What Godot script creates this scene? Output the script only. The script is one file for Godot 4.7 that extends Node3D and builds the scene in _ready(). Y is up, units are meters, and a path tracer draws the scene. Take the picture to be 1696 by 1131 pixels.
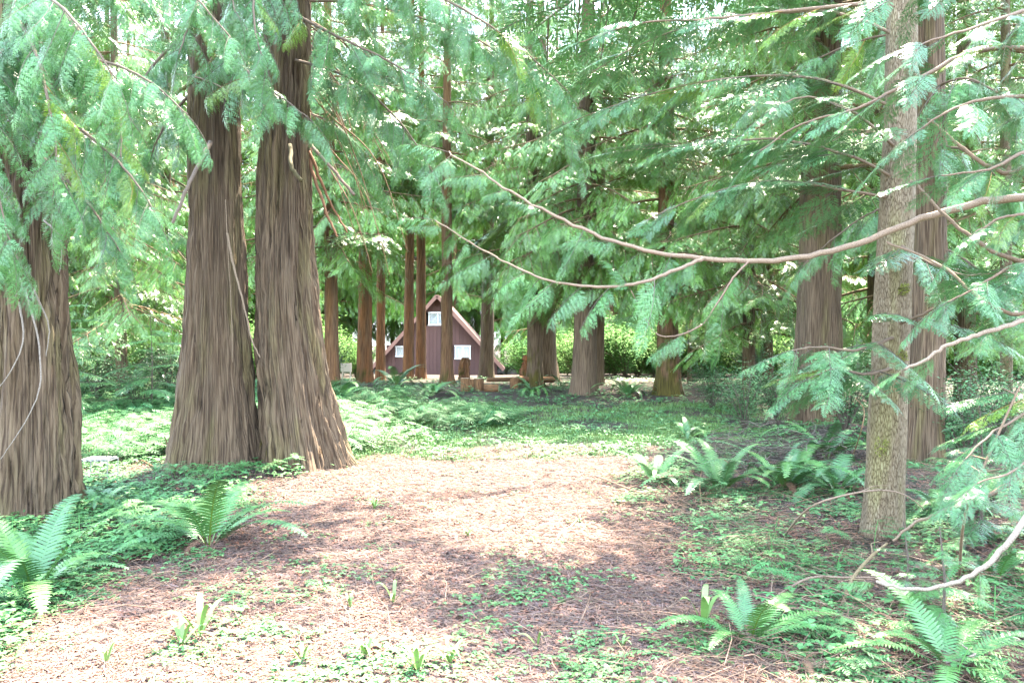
extends Node3D
# A sunlit clearing under big red cedars, with sword ferns, a litter path and a brown gabled cabin far behind.
const FOCAL := 1365.0
const EYE := 1.6
const SUN_AZIMUTH := 22.0     # degrees to the right of straight ahead
const SUN_HEIGHT := 60.0

var rng := RandomNumberGenerator.new()
var soft := FastNoiseLite.new()
var fine := FastNoiseLite.new()
var mats := {}
var bough_flat: Array = []
var bough_hang: Array = []
var branch_set: Array = []
var frond_set: Array = []
var bracken_set: Array = []
var used := {}

# ---------------------------------------------------------------- helpers
func at(px: float, py: float, d: float) -> Vector3:
	return Vector3((px - 848.0) / FOCAL * d, EYE - (py - 565.5) / FOCAL * d, -d)

func bump(x: float, z: float, cx: float, cz: float, r: float) -> float:
	var q := ((x - cx) * (x - cx) + (z - cz) * (z - cz)) / (r * r)
	return exp(-q * 2.0)

func gh(x: float, z: float) -> float:
	var d := -z
	var h := 0.34 * smoothstep(15.0, 22.5, d) - 0.85 * smoothstep(31.0, 44.0, d)
	h += 0.14 * bump(x, z, -3.0, -9.6, 2.2)
	h -= 0.10 * bump(x, z, -4.6, -6.0, 2.2)
	h += 0.16 * bump(x, z, 4.6, -8.8, 2.4)
	h += 0.30 * bump(x, z, 5.0, -12.2, 1.7)
	h += soft.get_noise_2d(x * 9.0, z * 9.0) * 0.10
	if d < 20.0 and d > 1.0:
		h += soft.get_noise_2d(x * 60.0, z * 60.0) * 0.03
	return h

func ground_px(px: float, py: float) -> Vector3:
	var d := 2.5
	while d < 90.0:
		var p := at(px, py, d)
		if p.y <= gh(p.x, p.z):
			return Vector3(p.x, gh(p.x, p.z), p.z)
		d += 0.03
	return at(px, py, 40.0)

func on_ground(px: float, d: float) -> Vector3:
	var x := (px - 848.0) / FOCAL * d
	return Vector3(x, gh(x, -d), -d)

func numbered(called: String) -> String:
	if not used.has(called):
		used[called] = 0
		return called
	used[called] += 1
	return "%s_%03d" % [called, used[called]]

func thing(called: String, label: String, category: String, where: Vector3, group := "") -> Node3D:
	var o := Node3D.new()
	o.name = numbered(called)
	add_child(o)
	o.position = where
	tag(o, label, category, group)
	return o

func tag(o: Node, label: String, category: String, group := "", kind := "") -> void:
	if label: o.set_meta("label", label)
	if category: o.set_meta("category", category)
	if group: o.set_meta("group", group)
	if kind: o.set_meta("kind", kind)

func part(called: String, m: Mesh, parent: Node, xf := Transform3D(), mat: Material = null) -> MeshInstance3D:
	var o := MeshInstance3D.new()
	o.name = called
	o.mesh = m
	o.transform = xf
	if mat: o.material_override = mat
	parent.add_child(o, true)
	return o

func many(called: String, m: Mesh, parent: Node, xfs: Array, cols: Array) -> MultiMeshInstance3D:
	var mm := MultiMesh.new()
	mm.transform_format = MultiMesh.TRANSFORM_3D
	mm.use_colors = true
	mm.mesh = m
	mm.instance_count = xfs.size()
	for i in xfs.size():
		mm.set_instance_transform(i, xfs[i])
		mm.set_instance_color(i, cols[i])
	var o := MultiMeshInstance3D.new()
	o.name = called
	o.multimesh = mm
	parent.add_child(o, true)
	return o

class MB:
	var v := PackedVector3Array()
	var c := PackedColorArray()
	var uv := PackedVector2Array()
	var ix := PackedInt32Array()
	func tri(a: Vector3, b: Vector3, d: Vector3, col: Color) -> void:
		var k := v.size()
		v.append(a); v.append(b); v.append(d)
		c.append(col); c.append(col); c.append(col)
		ix.append(k); ix.append(k + 1); ix.append(k + 2)
	func quad(a: Vector3, b: Vector3, d: Vector3, e: Vector3, col: Color) -> void:
		var k := v.size()
		v.append(a); v.append(b); v.append(d); v.append(e)
		for i in 4: c.append(col)
		ix.append_array([k, k + 1, k + 2, k, k + 2, k + 3])
	# box with axes, clockwise faces outward
	func box(xf: Transform3D, s: Vector3, col: Color) -> void:
		var h := s * 0.5
		for f in 6:
			var n := Vector3.ZERO
			n[f % 3] = 1.0 if f < 3 else -1.0
			var u := Vector3.ZERO
			u[(f + 1) % 3] = 1.0
			var w := n.cross(u)
			var o := n * h
			var pu := u * h
			var pw := w * h
			quad(xf * (o - pu - pw), xf * (o - pu + pw), xf * (o + pu + pw), xf * (o + pu - pw), col)
	func tube(pts: Array, r0: float, r1: float, seg: int, col: Color) -> void:
		var n := pts.size()
		var k := v.size()
		for i in n:
			var t: Vector3 = (pts[mini(i + 1, n - 1)] - pts[maxi(i - 1, 0)]).normalized()
			var a := t.cross(Vector3(0.31, 0.17, 0.93)).normalized()
			var b := t.cross(a)
			var r := lerpf(r0, r1, float(i) / maxf(n - 1, 1))
			for j in seg:
				var g := TAU * j / seg
				v.append(pts[i] + (a * cos(g) + b * sin(g)) * r)
				c.append(col)
		for i in n - 1:
			for j in seg:
				var p := k + i * seg + j
				var q := k + i * seg + (j + 1) % seg
				ix.append_array([p, q, p + seg, q, q + seg, p + seg])
		# closed ends
		for e in [[0, 1], [n - 1, 0]]:
			var m := v.size()
			v.append(pts[e[0]]); c.append(col)
			for j in seg:
				var p := k + int(e[0]) * seg + j
				var q := k + int(e[0]) * seg + (j + 1) % seg
				if e[1] == 1: ix.append_array([m, q, p])
				else: ix.append_array([m, p, q])
	func normals() -> PackedVector3Array:
		var nn := PackedVector3Array()
		nn.resize(v.size())
		for i in range(0, ix.size(), 3):
			var a := v[ix[i]]
			var fn := (v[ix[i + 2]] - a).cross(v[ix[i + 1]] - a)
			nn[ix[i]] += fn; nn[ix[i + 1]] += fn; nn[ix[i + 2]] += fn
		for i in nn.size():
			nn[i] = nn[i].normalized() if nn[i].length_squared() > 1e-20 else Vector3.UP
		return nn
	func arrays(smooth: bool) -> Array:
		var a := []
		a.resize(Mesh.ARRAY_MAX)
		a[Mesh.ARRAY_VERTEX] = v
		a[Mesh.ARRAY_COLOR] = c
		if uv.size() == v.size(): a[Mesh.ARRAY_TEX_UV] = uv
		if smooth: a[Mesh.ARRAY_NORMAL] = normals()
		a[Mesh.ARRAY_INDEX] = ix
		return a
	func mesh(mat: Material, smooth := false, onto: ArrayMesh = null) -> ArrayMesh:
		var m := onto if onto else ArrayMesh.new()
		# vertex colours hold at most 1: the material's base is that much stronger
		var most: float = mat.get_meta("tint_range", 1.0)
		if most != 1.0:
			for i in c.size(): c[i] = Color(c[i].r / most, c[i].g / most, c[i].b / most)
		m.add_surface_from_arrays(Mesh.PRIMITIVE_TRIANGLES, arrays(smooth))
		m.surface_set_material(m.get_surface_count() - 1, mat)
		return m

func spline(p: Array, per: int) -> Array:
	var out := []
	var n := p.size()
	for i in n - 1:
		for k in per:
			var t := float(k) / per
			out.append((p[i] as Vector3).cubic_interpolate(p[i + 1], p[maxi(i - 1, 0)], p[mini(i + 2, n - 1)], t))
	out.append(p[n - 1])
	return out

func basis_along(x: Vector3, up: Vector3) -> Basis:
	x = x.normalized()
	var z := x.cross(up)
	if z.length() < 0.05: z = x.cross(Vector3(0.3, 0.2, 0.9))
	z = z.normalized()
	return Basis(x, z.cross(x), z)

func tint(a: float, b: float, hue := 0.0) -> Color:
	var k := rng.randf_range(a, b)
	return Color(k * (1.0 + hue), k, k * (1.0 - hue))

# ---------------------------------------------------------------- materials
func noise_tex(kind: int, freq: float, seed_: int, stops: Array, size := 512, octaves := 4, fractal := FastNoiseLite.FRACTAL_FBM) -> NoiseTexture2D:
	var n := FastNoiseLite.new()
	n.noise_type = kind
	n.frequency = freq
	n.seed = seed_
	n.fractal_type = fractal
	n.fractal_octaves = octaves
	n.cellular_return_type = FastNoiseLite.RETURN_DISTANCE2_SUB
	if kind == FastNoiseLite.TYPE_CELLULAR:
		n.domain_warp_enabled = true
		n.domain_warp_amplitude = 28.0
		n.domain_warp_frequency = 0.02
	var t := NoiseTexture2D.new()
	t.width = size
	t.height = size
	t.seamless = true
	t.noise = n
	if stops:
		var g := Gradient.new()
		g.offsets = PackedFloat32Array(stops.map(func(s): return s[0]))
		g.colors = PackedColorArray(stops.map(func(s): return s[1]))
		t.color_ramp = g
	return t

func mat(called: String, base: Color, rough := 0.9) -> StandardMaterial3D:
	var m := StandardMaterial3D.new()
	m.resource_name = called
	m.albedo_color = base.linear_to_srgb()
	m.roughness = rough
	mats[called] = m
	return m

func leaf_mat(called: String, base: Color, back: Color, rough: float, spec := 0.5) -> StandardMaterial3D:
	var m := mat(called, base, rough)
	m.vertex_color_use_as_albedo = true
	m.backlight = back
	m.metallic_specular = spec
	m.cull_mode = BaseMaterial3D.CULL_DISABLED
	return m

func grey(x: float) -> Color:
	return Color(x, x, x)

func make_materials() -> void:
	leaf_mat("cedar_leaf", Color(0.080, 0.205, 0.060), Color(1.0, 1.0, 0.25), 0.33, 0.55)
	leaf_mat("hemlock_leaf", Color(0.076, 0.195, 0.064), Color(1.0, 1.0, 0.25), 0.32, 0.58)
	leaf_mat("fern_leaf", Color(0.075, 0.19, 0.05), Color(0.9, 1.0, 0.35), 0.45)
	leaf_mat("ground_leaf", Color(0.064, 0.165, 0.060), Color(0.9, 1.0, 0.4), 0.58, 0.4)
	leaf_mat("far_leaf", Color(0.085, 0.19, 0.055), Color(1.0, 1.0, 0.3), 0.75, 0.25)
	leaf_mat("grass_blade", Color(0.10, 0.20, 0.055), Color(0.9, 1.0, 0.4), 0.5)
	leaf_mat("dead_frond", Color(0.15, 0.075, 0.04), Color(0.5, 0.4, 0.3), 0.8)
	var tw := mat("twig_wood", Color(0.165, 0.138, 0.115), 0.9)
	tw.uv1_triplanar = true
	tw.uv1_scale = Vector3(6, 6, 6)
	tw.albedo_texture = noise_tex(FastNoiseLite.TYPE_SIMPLEX_SMOOTH, 0.03, 21, [[0.0, Color(0.5, 0.47, 0.44)], [0.45, Color(0.8, 0.78, 0.75)], [1.0, Color(1, 1, 1)]], 512, 4)
	tw.vertex_color_use_as_albedo = true
	var lt := mat("litter", Color(0.110, 0.080, 0.070), 0.9)
	lt.vertex_color_use_as_albedo = true
	# fibrous cedar bark: noise drawn out along the trunk by its texture coordinates
	var cb := mat("cedar_bark", Color(0.205, 0.164, 0.122), 0.92)
	cb.vertex_color_use_as_albedo = true
	cb.albedo_texture = noise_tex(FastNoiseLite.TYPE_SIMPLEX_SMOOTH, 0.018, 4, [[0.0, Color(0.38, 0.31, 0.26)], [0.33, Color(0.64, 0.57, 0.50)], [0.5, Color(0.80, 0.74, 0.67)], [0.75, Color(0.92, 0.87, 0.80)], [1.0, Color(1, 0.97, 0.92)]], 1024, 5)
	cb.heightmap_enabled = true
	cb.heightmap_texture = noise_tex(FastNoiseLite.TYPE_SIMPLEX_SMOOTH, 0.018, 4, [], 1024, 5)
	cb.heightmap_scale = 2.4
	# scaly pale bark of the slender tree
	var sb := mat("scaly_bark", Color(0.30, 0.265, 0.215), 0.9)
	sb.vertex_color_use_as_albedo = true
	sb.albedo_texture = noise_tex(FastNoiseLite.TYPE_CELLULAR, 0.03, 9, [[0.0, Color(0.42, 0.35, 0.29)], [0.07, Color(0.60, 0.53, 0.45)], [0.25, Color(0.80, 0.75, 0.66)], [0.6, Color(0.93, 0.90, 0.84)], [1.0, Color(1, 1, 0.95)]], 1024, 4)
	sb.heightmap_enabled = true
	sb.heightmap_texture = noise_tex(FastNoiseLite.TYPE_CELLULAR, 0.03, 9, [[0.0, grey(0.0)], [0.2, grey(0.7)], [1.0, grey(1.0)]], 1024, 4)
	sb.heightmap_scale = 1.2
	var g := mat("ground_soil", Color(0.098, 0.076, 0.067), 0.95)
	g.vertex_color_use_as_albedo = true
	g.uv1_triplanar = true
	g.uv1_world_triplanar = true
	g.uv1_scale = Vector3(0.9, 0.9, 0.9)
	g.albedo_texture = noise_tex(FastNoiseLite.TYPE_SIMPLEX_SMOOTH, 0.035, 12, [[0.0, Color(0.45, 0.40, 0.36)], [0.4, Color(0.72, 0.66, 0.62)], [0.6, Color(0.90, 0.86, 0.82)], [1.0, Color(1, 1, 1)]], 1024, 5)
	g.heightmap_enabled = true
	g.heightmap_texture = noise_tex(FastNoiseLite.TYPE_SIMPLEX_SMOOTH, 0.05, 13, [], 1024, 4)
	g.heightmap_scale = 2.0
	var bw := mat("board_brown", Color(0.085, 0.038, 0.029), 0.8)
	bw.vertex_color_use_as_albedo = true
	mat("trim_brown", Color(0.20, 0.10, 0.07), 0.8)
	mat("roof_shingle", Color(0.17, 0.10, 0.08), 0.9)
	mat("white_paint", Color(0.78, 0.77, 0.74), 0.5)
	mat("curtain", Color(0.62, 0.58, 0.52), 0.9)
	mat("dark_room", Color(0.05, 0.04, 0.035), 0.9)
	var gl := mat("window_glass", Color(0.75, 0.8, 0.82), 0.05)
	gl.albedo_color.a = 0.25
	gl.transparency = BaseMaterial3D.TRANSPARENCY_ALPHA
	var cw := mat("cut_wood", Color(0.50, 0.39, 0.25), 0.85)
	cw.vertex_color_use_as_albedo = true
	mat("grey_wire", Color(0.24, 0.25, 0.25), 0.6)
	var ms := mat("moss", Color(0.20, 0.22, 0.045), 1.0)
	ms.vertex_color_use_as_albedo = true
	mat("pale_board", Color(0.62, 0.55, 0.48), 0.8)

# ---------------------------------------------------------------- leaves and boughs
# A flat fern-like spray: a twig with paired leaflets; lobes > 0 adds scale tips to each leaflet.
func spray(mb: MB, xf: Transform3D, length: float, pairs: int, lobes: int, droop: float, col: Color) -> void:
	var prev := xf.origin
	var wide := 0.0
	for i in range(1, pairs + 1):
		var t := float(i) / pairs
		var p := xf * Vector3(length * t, -droop * length * t * t, 0.0)
		var ax := (p - prev).normalized()
		var sd := (xf.basis.z).normalized()
		mb.tri(prev - sd * length * 0.008, p, prev + sd * length * 0.008, col)
		prev = p
		var shape := pow(1.0 - t, 0.75) * (0.55 + 1.3 * minf(t, 0.35)) + 0.06
		for s: float in [-1.0, 1.0]:
			if rng.randf() < 0.05: continue
			var ang := lerpf(1.05, 0.62, t) + rng.randf_range(-0.12, 0.12)
			var pl := length * 0.42 * shape * rng.randf_range(0.8, 1.12)
			var dn := (ax.cross(sd) as Vector3).normalized()
			if dn.y > 0.0: dn = -dn
			var dir := (ax * cos(ang) + sd * s * sin(ang) + dn * rng.randf_range(0.02, 0.28)).normalized()
			var perp := dir.cross(dn).normalized()
			var w := pl * (0.055 if lobes > 0 else 0.095) + length * 0.004
			var tip := p + dir * pl
			var mid := p + dir * pl * 0.45
			var cc := col * rng.randf_range(0.82, 1.15)
			mb.tri(p, mid + perp * w, tip, cc)
			mb.tri(p, tip, mid - perp * w, cc)
			for k in lobes:
				var u := 0.22 + 0.62 * float(k) / lobes
				var b := p + dir * pl * u
				var ll := pl * 0.40 * (1.1 - u)
				var e1 := (dir * 0.75 + perp * 0.7) * ll
				var e2 := (dir * 0.75 - perp * 0.7) * ll
				var off := dir * pl * 0.10
				mb.tri(b, b + e1, b + off, cc)
				mb.tri(b, b + off, b + e2, cc)

# A bough one metre long: a thin curved twig carrying sprays on both sides.
func make_bough(hang: float, pairs: int, lobes: int, n: int, leaf: String, seed_: int) -> ArrayMesh:
	rng.seed = seed_
	var wood := MB.new()
	var lf := MB.new()
	var pts := []
	var sway := rng.randf_range(-0.12, 0.12)
	var sag := rng.randf_range(0.08, 0.22)
	for i in 9:
		var t := i / 8.0
		pts.append(Vector3(t, -sag * t * t, sway * sin(t * 2.6)))
	wood.tube(pts, 0.006, 0.0015, 4, Color(1, 1, 1))
	for i in n:
		var t := 0.08 + 0.9 * float(i) / n
		var k := t * 8.0
		var a: Vector3 = pts[int(k)]
		var b: Vector3 = pts[mini(int(k) + 1, 8)]
		var p := a.lerp(b, k - int(k))
		var tan := (b - a).normalized()
		var s := 1.0 if i % 2 == 0 else -1.0
		var side := tan.cross(Vector3.UP).normalized()
		var dir := (tan * rng.randf_range(0.55, 0.9) + side * s * rng.randf_range(0.6, 0.9) + Vector3.DOWN * (hang * rng.randf_range(0.7, 1.3))).normalized()
		var b3 := basis_along(dir, (Vector3.UP + side * s * 0.3 * hang + Vector3(rng.randf_range(-0.25, 0.25), 0, rng.randf_range(-0.25, 0.25))).normalized())
		var ln := (0.40 - 0.18 * t) * rng.randf_range(0.75, 1.15)
		spray(lf, Transform3D(b3, p), ln, pairs, lobes, 0.12 + 0.25 * hang, tint(0.8, 1.15, rng.randf_range(-0.04, 0.1)))
	var endt: Vector3 = (pts[8] - pts[6]).normalized()
	spray(lf, Transform3D(basis_along(endt + Vector3.DOWN * hang * 0.3, Vector3.UP), pts[7]), 0.3, pairs, lobes, 0.2, tint(0.95, 1.2, 0.05))
	var m := lf.mesh(mats[leaf])
	return wood.mesh(mats.twig_wood, true, m)

# A whole branch one unit long with side boughs, for crowns farther off.
func make_branch(seed_: int, leaf: String, hang: float) -> ArrayMesh:
	rng.seed = seed_
	var wood := MB.new()
	var lf := MB.new()
	var pts := []
	var sway := rng.randf_range(-0.1, 0.1)
	for i in 11:
		var t := i / 10.0
		pts.append(Vector3(t, 0.10 * t - 0.42 * t * t + 0.20 * t * t * t, sway * sin(t * 3.0)))
	wood.tube(pts, 0.014, 0.002, 5, Color(1, 1, 1))
	for i in 15:
		var t := 0.12 + 0.86 * i / 15.0
		var k := t * 10.0
		var a: Vector3 = pts[int(k)]
		var b: Vector3 = pts[mini(int(k) + 1, 10)]
		var p := a.lerp(b, k - int(k))
		var tan := (b - a).normalized()
		var s := 1.0 if i % 2 == 0 else -1.0
		var side := tan.cross(Vector3.UP).normalized()
		var bl := (0.42 - 0.26 * t) * rng.randf_range(0.75, 1.2)
		var bd := (tan * 0.65 + side * s * 0.7 + Vector3.DOWN * hang * rng.randf_range(0.4, 1.0)).normalized()
		var bp := []
		for j in 5:
			var u := j / 4.0
			bp.append(p + bd * bl * u + Vector3.DOWN * bl * 0.25 * u * u)
		wood.tube(bp, 0.004, 0.0015, 3, Color(1, 1, 1))
		for j in 9:
			var u := 0.1 + 0.9 * j / 8.0
			var q: Vector3 = bp[int(minf(u * 4.0, 3.0))].lerp(bp[int(minf(u * 4.0, 3.0)) + 1], u * 4.0 - int(minf(u * 4.0, 3.0)))
			var s2 := 1.0 if j % 2 == 0 else -1.0
			var sd2 := bd.cross(Vector3.UP).normalized()
			var dr := (bd * 0.7 + sd2 * s2 * 0.6 + Vector3.DOWN * hang * rng.randf_range(0.6, 1.3)).normalized()
			if j == 8: dr = bd
			spray(lf, Transform3D(basis_along(dr, (Vector3.UP + Vector3(rng.randf_range(-0.4, 0.4), 0, rng.randf_range(-0.4, 0.4))).normalized()), q), 0.13 * rng.randf_range(0.7, 1.15), 10, 0, 0.2, tint(0.75, 1.2, rng.randf_range(-0.04, 0.12)))
	var m := lf.mesh(mats[leaf])
	return wood.mesh(mats.twig_wood, true, m)

# A sword fern frond one unit long, rising and arching over along +x.
func make_frond(arch: float, seed_: int) -> ArrayMesh:
	rng.seed = seed_
	var lf := MB.new()
	var pts := []
	var p := Vector3.ZERO
	var ang := 1.35
	var n := 34
	var twist := rng.randf_range(-0.25, 0.25)
	for i in n + 1:
		pts.append(p)
		ang -= arch / n * (0.5 + 1.2 * float(i) / n)
		p += Vector3(cos(ang), sin(ang), twist * float(i) / n * 0.6).normalized() / n
	for i in n:
		var a: Vector3 = pts[i]
		var b: Vector3 = pts[i + 1]
		var t := float(i) / n
		var tan := (b - a).normalized()
		var sd := tan.cross(Vector3(0, 0, 1).cross(tan)).normalized()
		sd = Vector3(0, 0, 1)
		var up := sd.cross(tan).normalized()
		if up.y < 0: up = -up
		var w := lerpf(0.007, 0.002, t)
		lf.quad(a - sd * w, b - sd * w * 0.9, b + sd * w * 0.9, a + sd * w, Color(1.2, 0.9, 0.5))
		if t < 0.10: continue
		var u := (t - 0.10) / 0.9
		var pl := 0.15 * minf(1.0, 0.35 + u * 4.0) * pow(1.0 - u, 0.55) + 0.006
		for s: float in [-1.0, 1.0]:
			for h in 1:
				var o := a.lerp(b, 0.25 if s < 0 else 0.75)
				var dir: Vector3 = (sd * s + tan * 0.38 + up * rng.randf_range(0.02, 0.22)).normalized()
				var l := pl * rng.randf_range(0.9, 1.08)
				var hw := tan * 0.0125
				var tip := o + dir * l - up * l * 0.12
				var m := o + dir * l * 0.5
				var col := Color(1, 1, 1) * rng.randf_range(0.85, 1.15)
				lf.tri(o - hw, m - hw * 0.95, o + hw, col)
				lf.tri(o + hw, m - hw * 0.95, m + hw * 0.85, col)
				lf.tri(m - hw * 0.95, tip, m + hw * 0.85, col)
	return lf.mesh(mats.fern_leaf)

func make_bracken(seed_: int) -> ArrayMesh:
	rng.seed = seed_
	var lf := MB.new()
	var stem := [Vector3.ZERO, Vector3(0.06, 0.22, 0), Vector3(0.16, 0.38, 0)]
	lf.tube(stem, 0.006, 0.004, 3, Color(0.8, 1.0, 0.6))
	for i in 7:
		var t := i / 7.0
		var p: Vector3 = stem[1].lerp(stem[2], minf(1.0, t * 1.3)) + Vector3(0.42 * t, 0.10 * t - 0.2 * t * t, 0)
		var ln := 0.34 * (1.0 - t) + 0.07
		for s: float in [-1.0, 1.0]:
			var dir := Vector3(0.5, rng.randf_range(-0.12, 0.18), s * 0.85).normalized()
			spray(lf, Transform3D(basis_along(dir, Vector3.UP), p), ln * rng.randf_range(0.85, 1.1), 8, 0, 0.18, tint(0.85, 1.15, rng.randf_range(0.0, 0.1)))
	spray(lf, Transform3D(basis_along(Vector3(1, -0.05, 0), Vector3.UP), stem[2] + Vector3(0.2, 0.02, 0)), 0.36, 10, 0, 0.15, Color(1.05, 1.05, 1))
	return lf.mesh(mats.ground_leaf)

func leaf_blade(mb: MB, o: Vector3, dir: Vector3, up: Vector3, length: float, width: float, bend: float, col: Color, segs := 4, sharp := 1.0, cup := 0.35) -> void:
	var sd := dir.cross(up).normalized()
	var last_l := o
	var last_r := o
	for i in range(1, segs + 1):
		var t := float(i) / segs
		var w := width * pow(sin(PI * minf(1.0, pow(t, 0.8))), sharp) * 0.5
		if i == segs: w = 0.0
		var c := o + dir * length * t + up * (length * bend * (t - t * t * 1.6))
		var l := c - sd * w + up * w * cup
		var r := c + sd * w + up * w * cup
		if i == 1: mb.tri(o, l, r, col)
		elif i == segs: mb.tri(last_l, c, last_r, col)
		else: mb.quad(last_l, l, r, last_r, col)
		last_l = l
		last_r = r

# low trefoil plants, a small patch of stems with three broad leaflets each
func make_trefoil(seed_: int, stems: int, spread: float, size: float) -> ArrayMesh:
	rng.seed = seed_
	var lf := MB.new()
	for i in stems:
		var g := rng.randf() * TAU
		var r := spread * sqrt(rng.randf())
		var b := Vector3(cos(g) * r, 0, sin(g) * r)
		var h := rng.randf_range(0.03, 0.10) * (size / 0.05)
		var top := b + Vector3(rng.randf_range(-0.02, 0.02), h, rng.randf_range(-0.02, 0.02))
		lf.tri(b, top, b + Vector3(0.003, 0, 0.002), Color(0.8, 0.9, 0.5))
		var g0 := rng.randf() * TAU
		var col := tint(0.8, 1.25, rng.randf_range(-0.03, 0.10))
		var k := 3 if rng.randf() < 0.7 else 5
		for j in k:
			var a := g0 + TAU * j / k + rng.randf_range(-0.2, 0.2)
			leaf_blade(lf, top, Vector3(cos(a), rng.randf_range(-0.25, 0.25), sin(a)).normalized(), Vector3.UP, size * rng.randf_range(0.8, 1.2), size * (0.75 if k == 3 else 0.5), 0.12, col, 3, 0.8)
	return lf.mesh(mats.ground_leaf)

func make_grass(seed_: int, blades: int, h: float, spread: float) -> ArrayMesh:
	rng.seed = seed_
	var lf := MB.new()
	for i in blades:
		var g := rng.randf() * TAU
		var r := spread * sqrt(rng.randf())
		var a := rng.randf() * TAU
		var lean := rng.randf_range(0.15, 0.7)
		var dir := Vector3(cos(a) * lean, 1, sin(a) * lean).normalized()
		leaf_blade(lf, Vector3(cos(g) * r, 0, sin(g) * r), dir, Vector3.UP, h * rng.randf_range(0.5, 1.2), h * 0.045 + 0.003, 0.35, tint(0.8, 1.2, rng.randf_range(-0.02, 0.15)), 3)
	return lf.mesh(mats.grass_blade)

func make_litter(seed_: int) -> ArrayMesh:
	rng.seed = seed_
	var mb := MB.new()
	for i in 46:
		var g := rng.randf() * TAU
		var r := 0.17 * sqrt(rng.randf())
		var o := Vector3(cos(g) * r, rng.randf_range(0.004, 0.018), sin(g) * r)
		var a := rng.randf() * TAU
		var l := rng.randf_range(0.015, 0.075)
		var d := Vector3(cos(a), rng.randf_range(-0.12, 0.18), sin(a)) * l
		var w := Vector3(-sin(a), 0.3, cos(a)) * rng.randf_range(0.0012, 0.0032)
		var col := Color(1, 1, 1) * rng.randf_range(0.45, 1.6)
		col.b *= rng.randf_range(0.85, 1.1)
		mb.quad(o - w, o + d - w * 0.6, o + d + w * 0.6, o + w, col)
	for i in 6:
		var g := rng.randf() * TAU
		var o := Vector3(cos(g), 0.1, sin(g)) * 0.12
		o.y = rng.randf_range(0.005, 0.015)
		var a := rng.randf() * TAU
		leaf_blade(mb, o, Vector3(cos(a), 0.05, sin(a)), Vector3(0.2, 1, 0.1).normalized(), rng.randf_range(0.02, 0.045), 0.018, 0.3, Color(1.3, 0.9, 0.7) * rng.randf_range(0.6, 1.4), 3)
	return mb.mesh(mats.litter)

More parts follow.
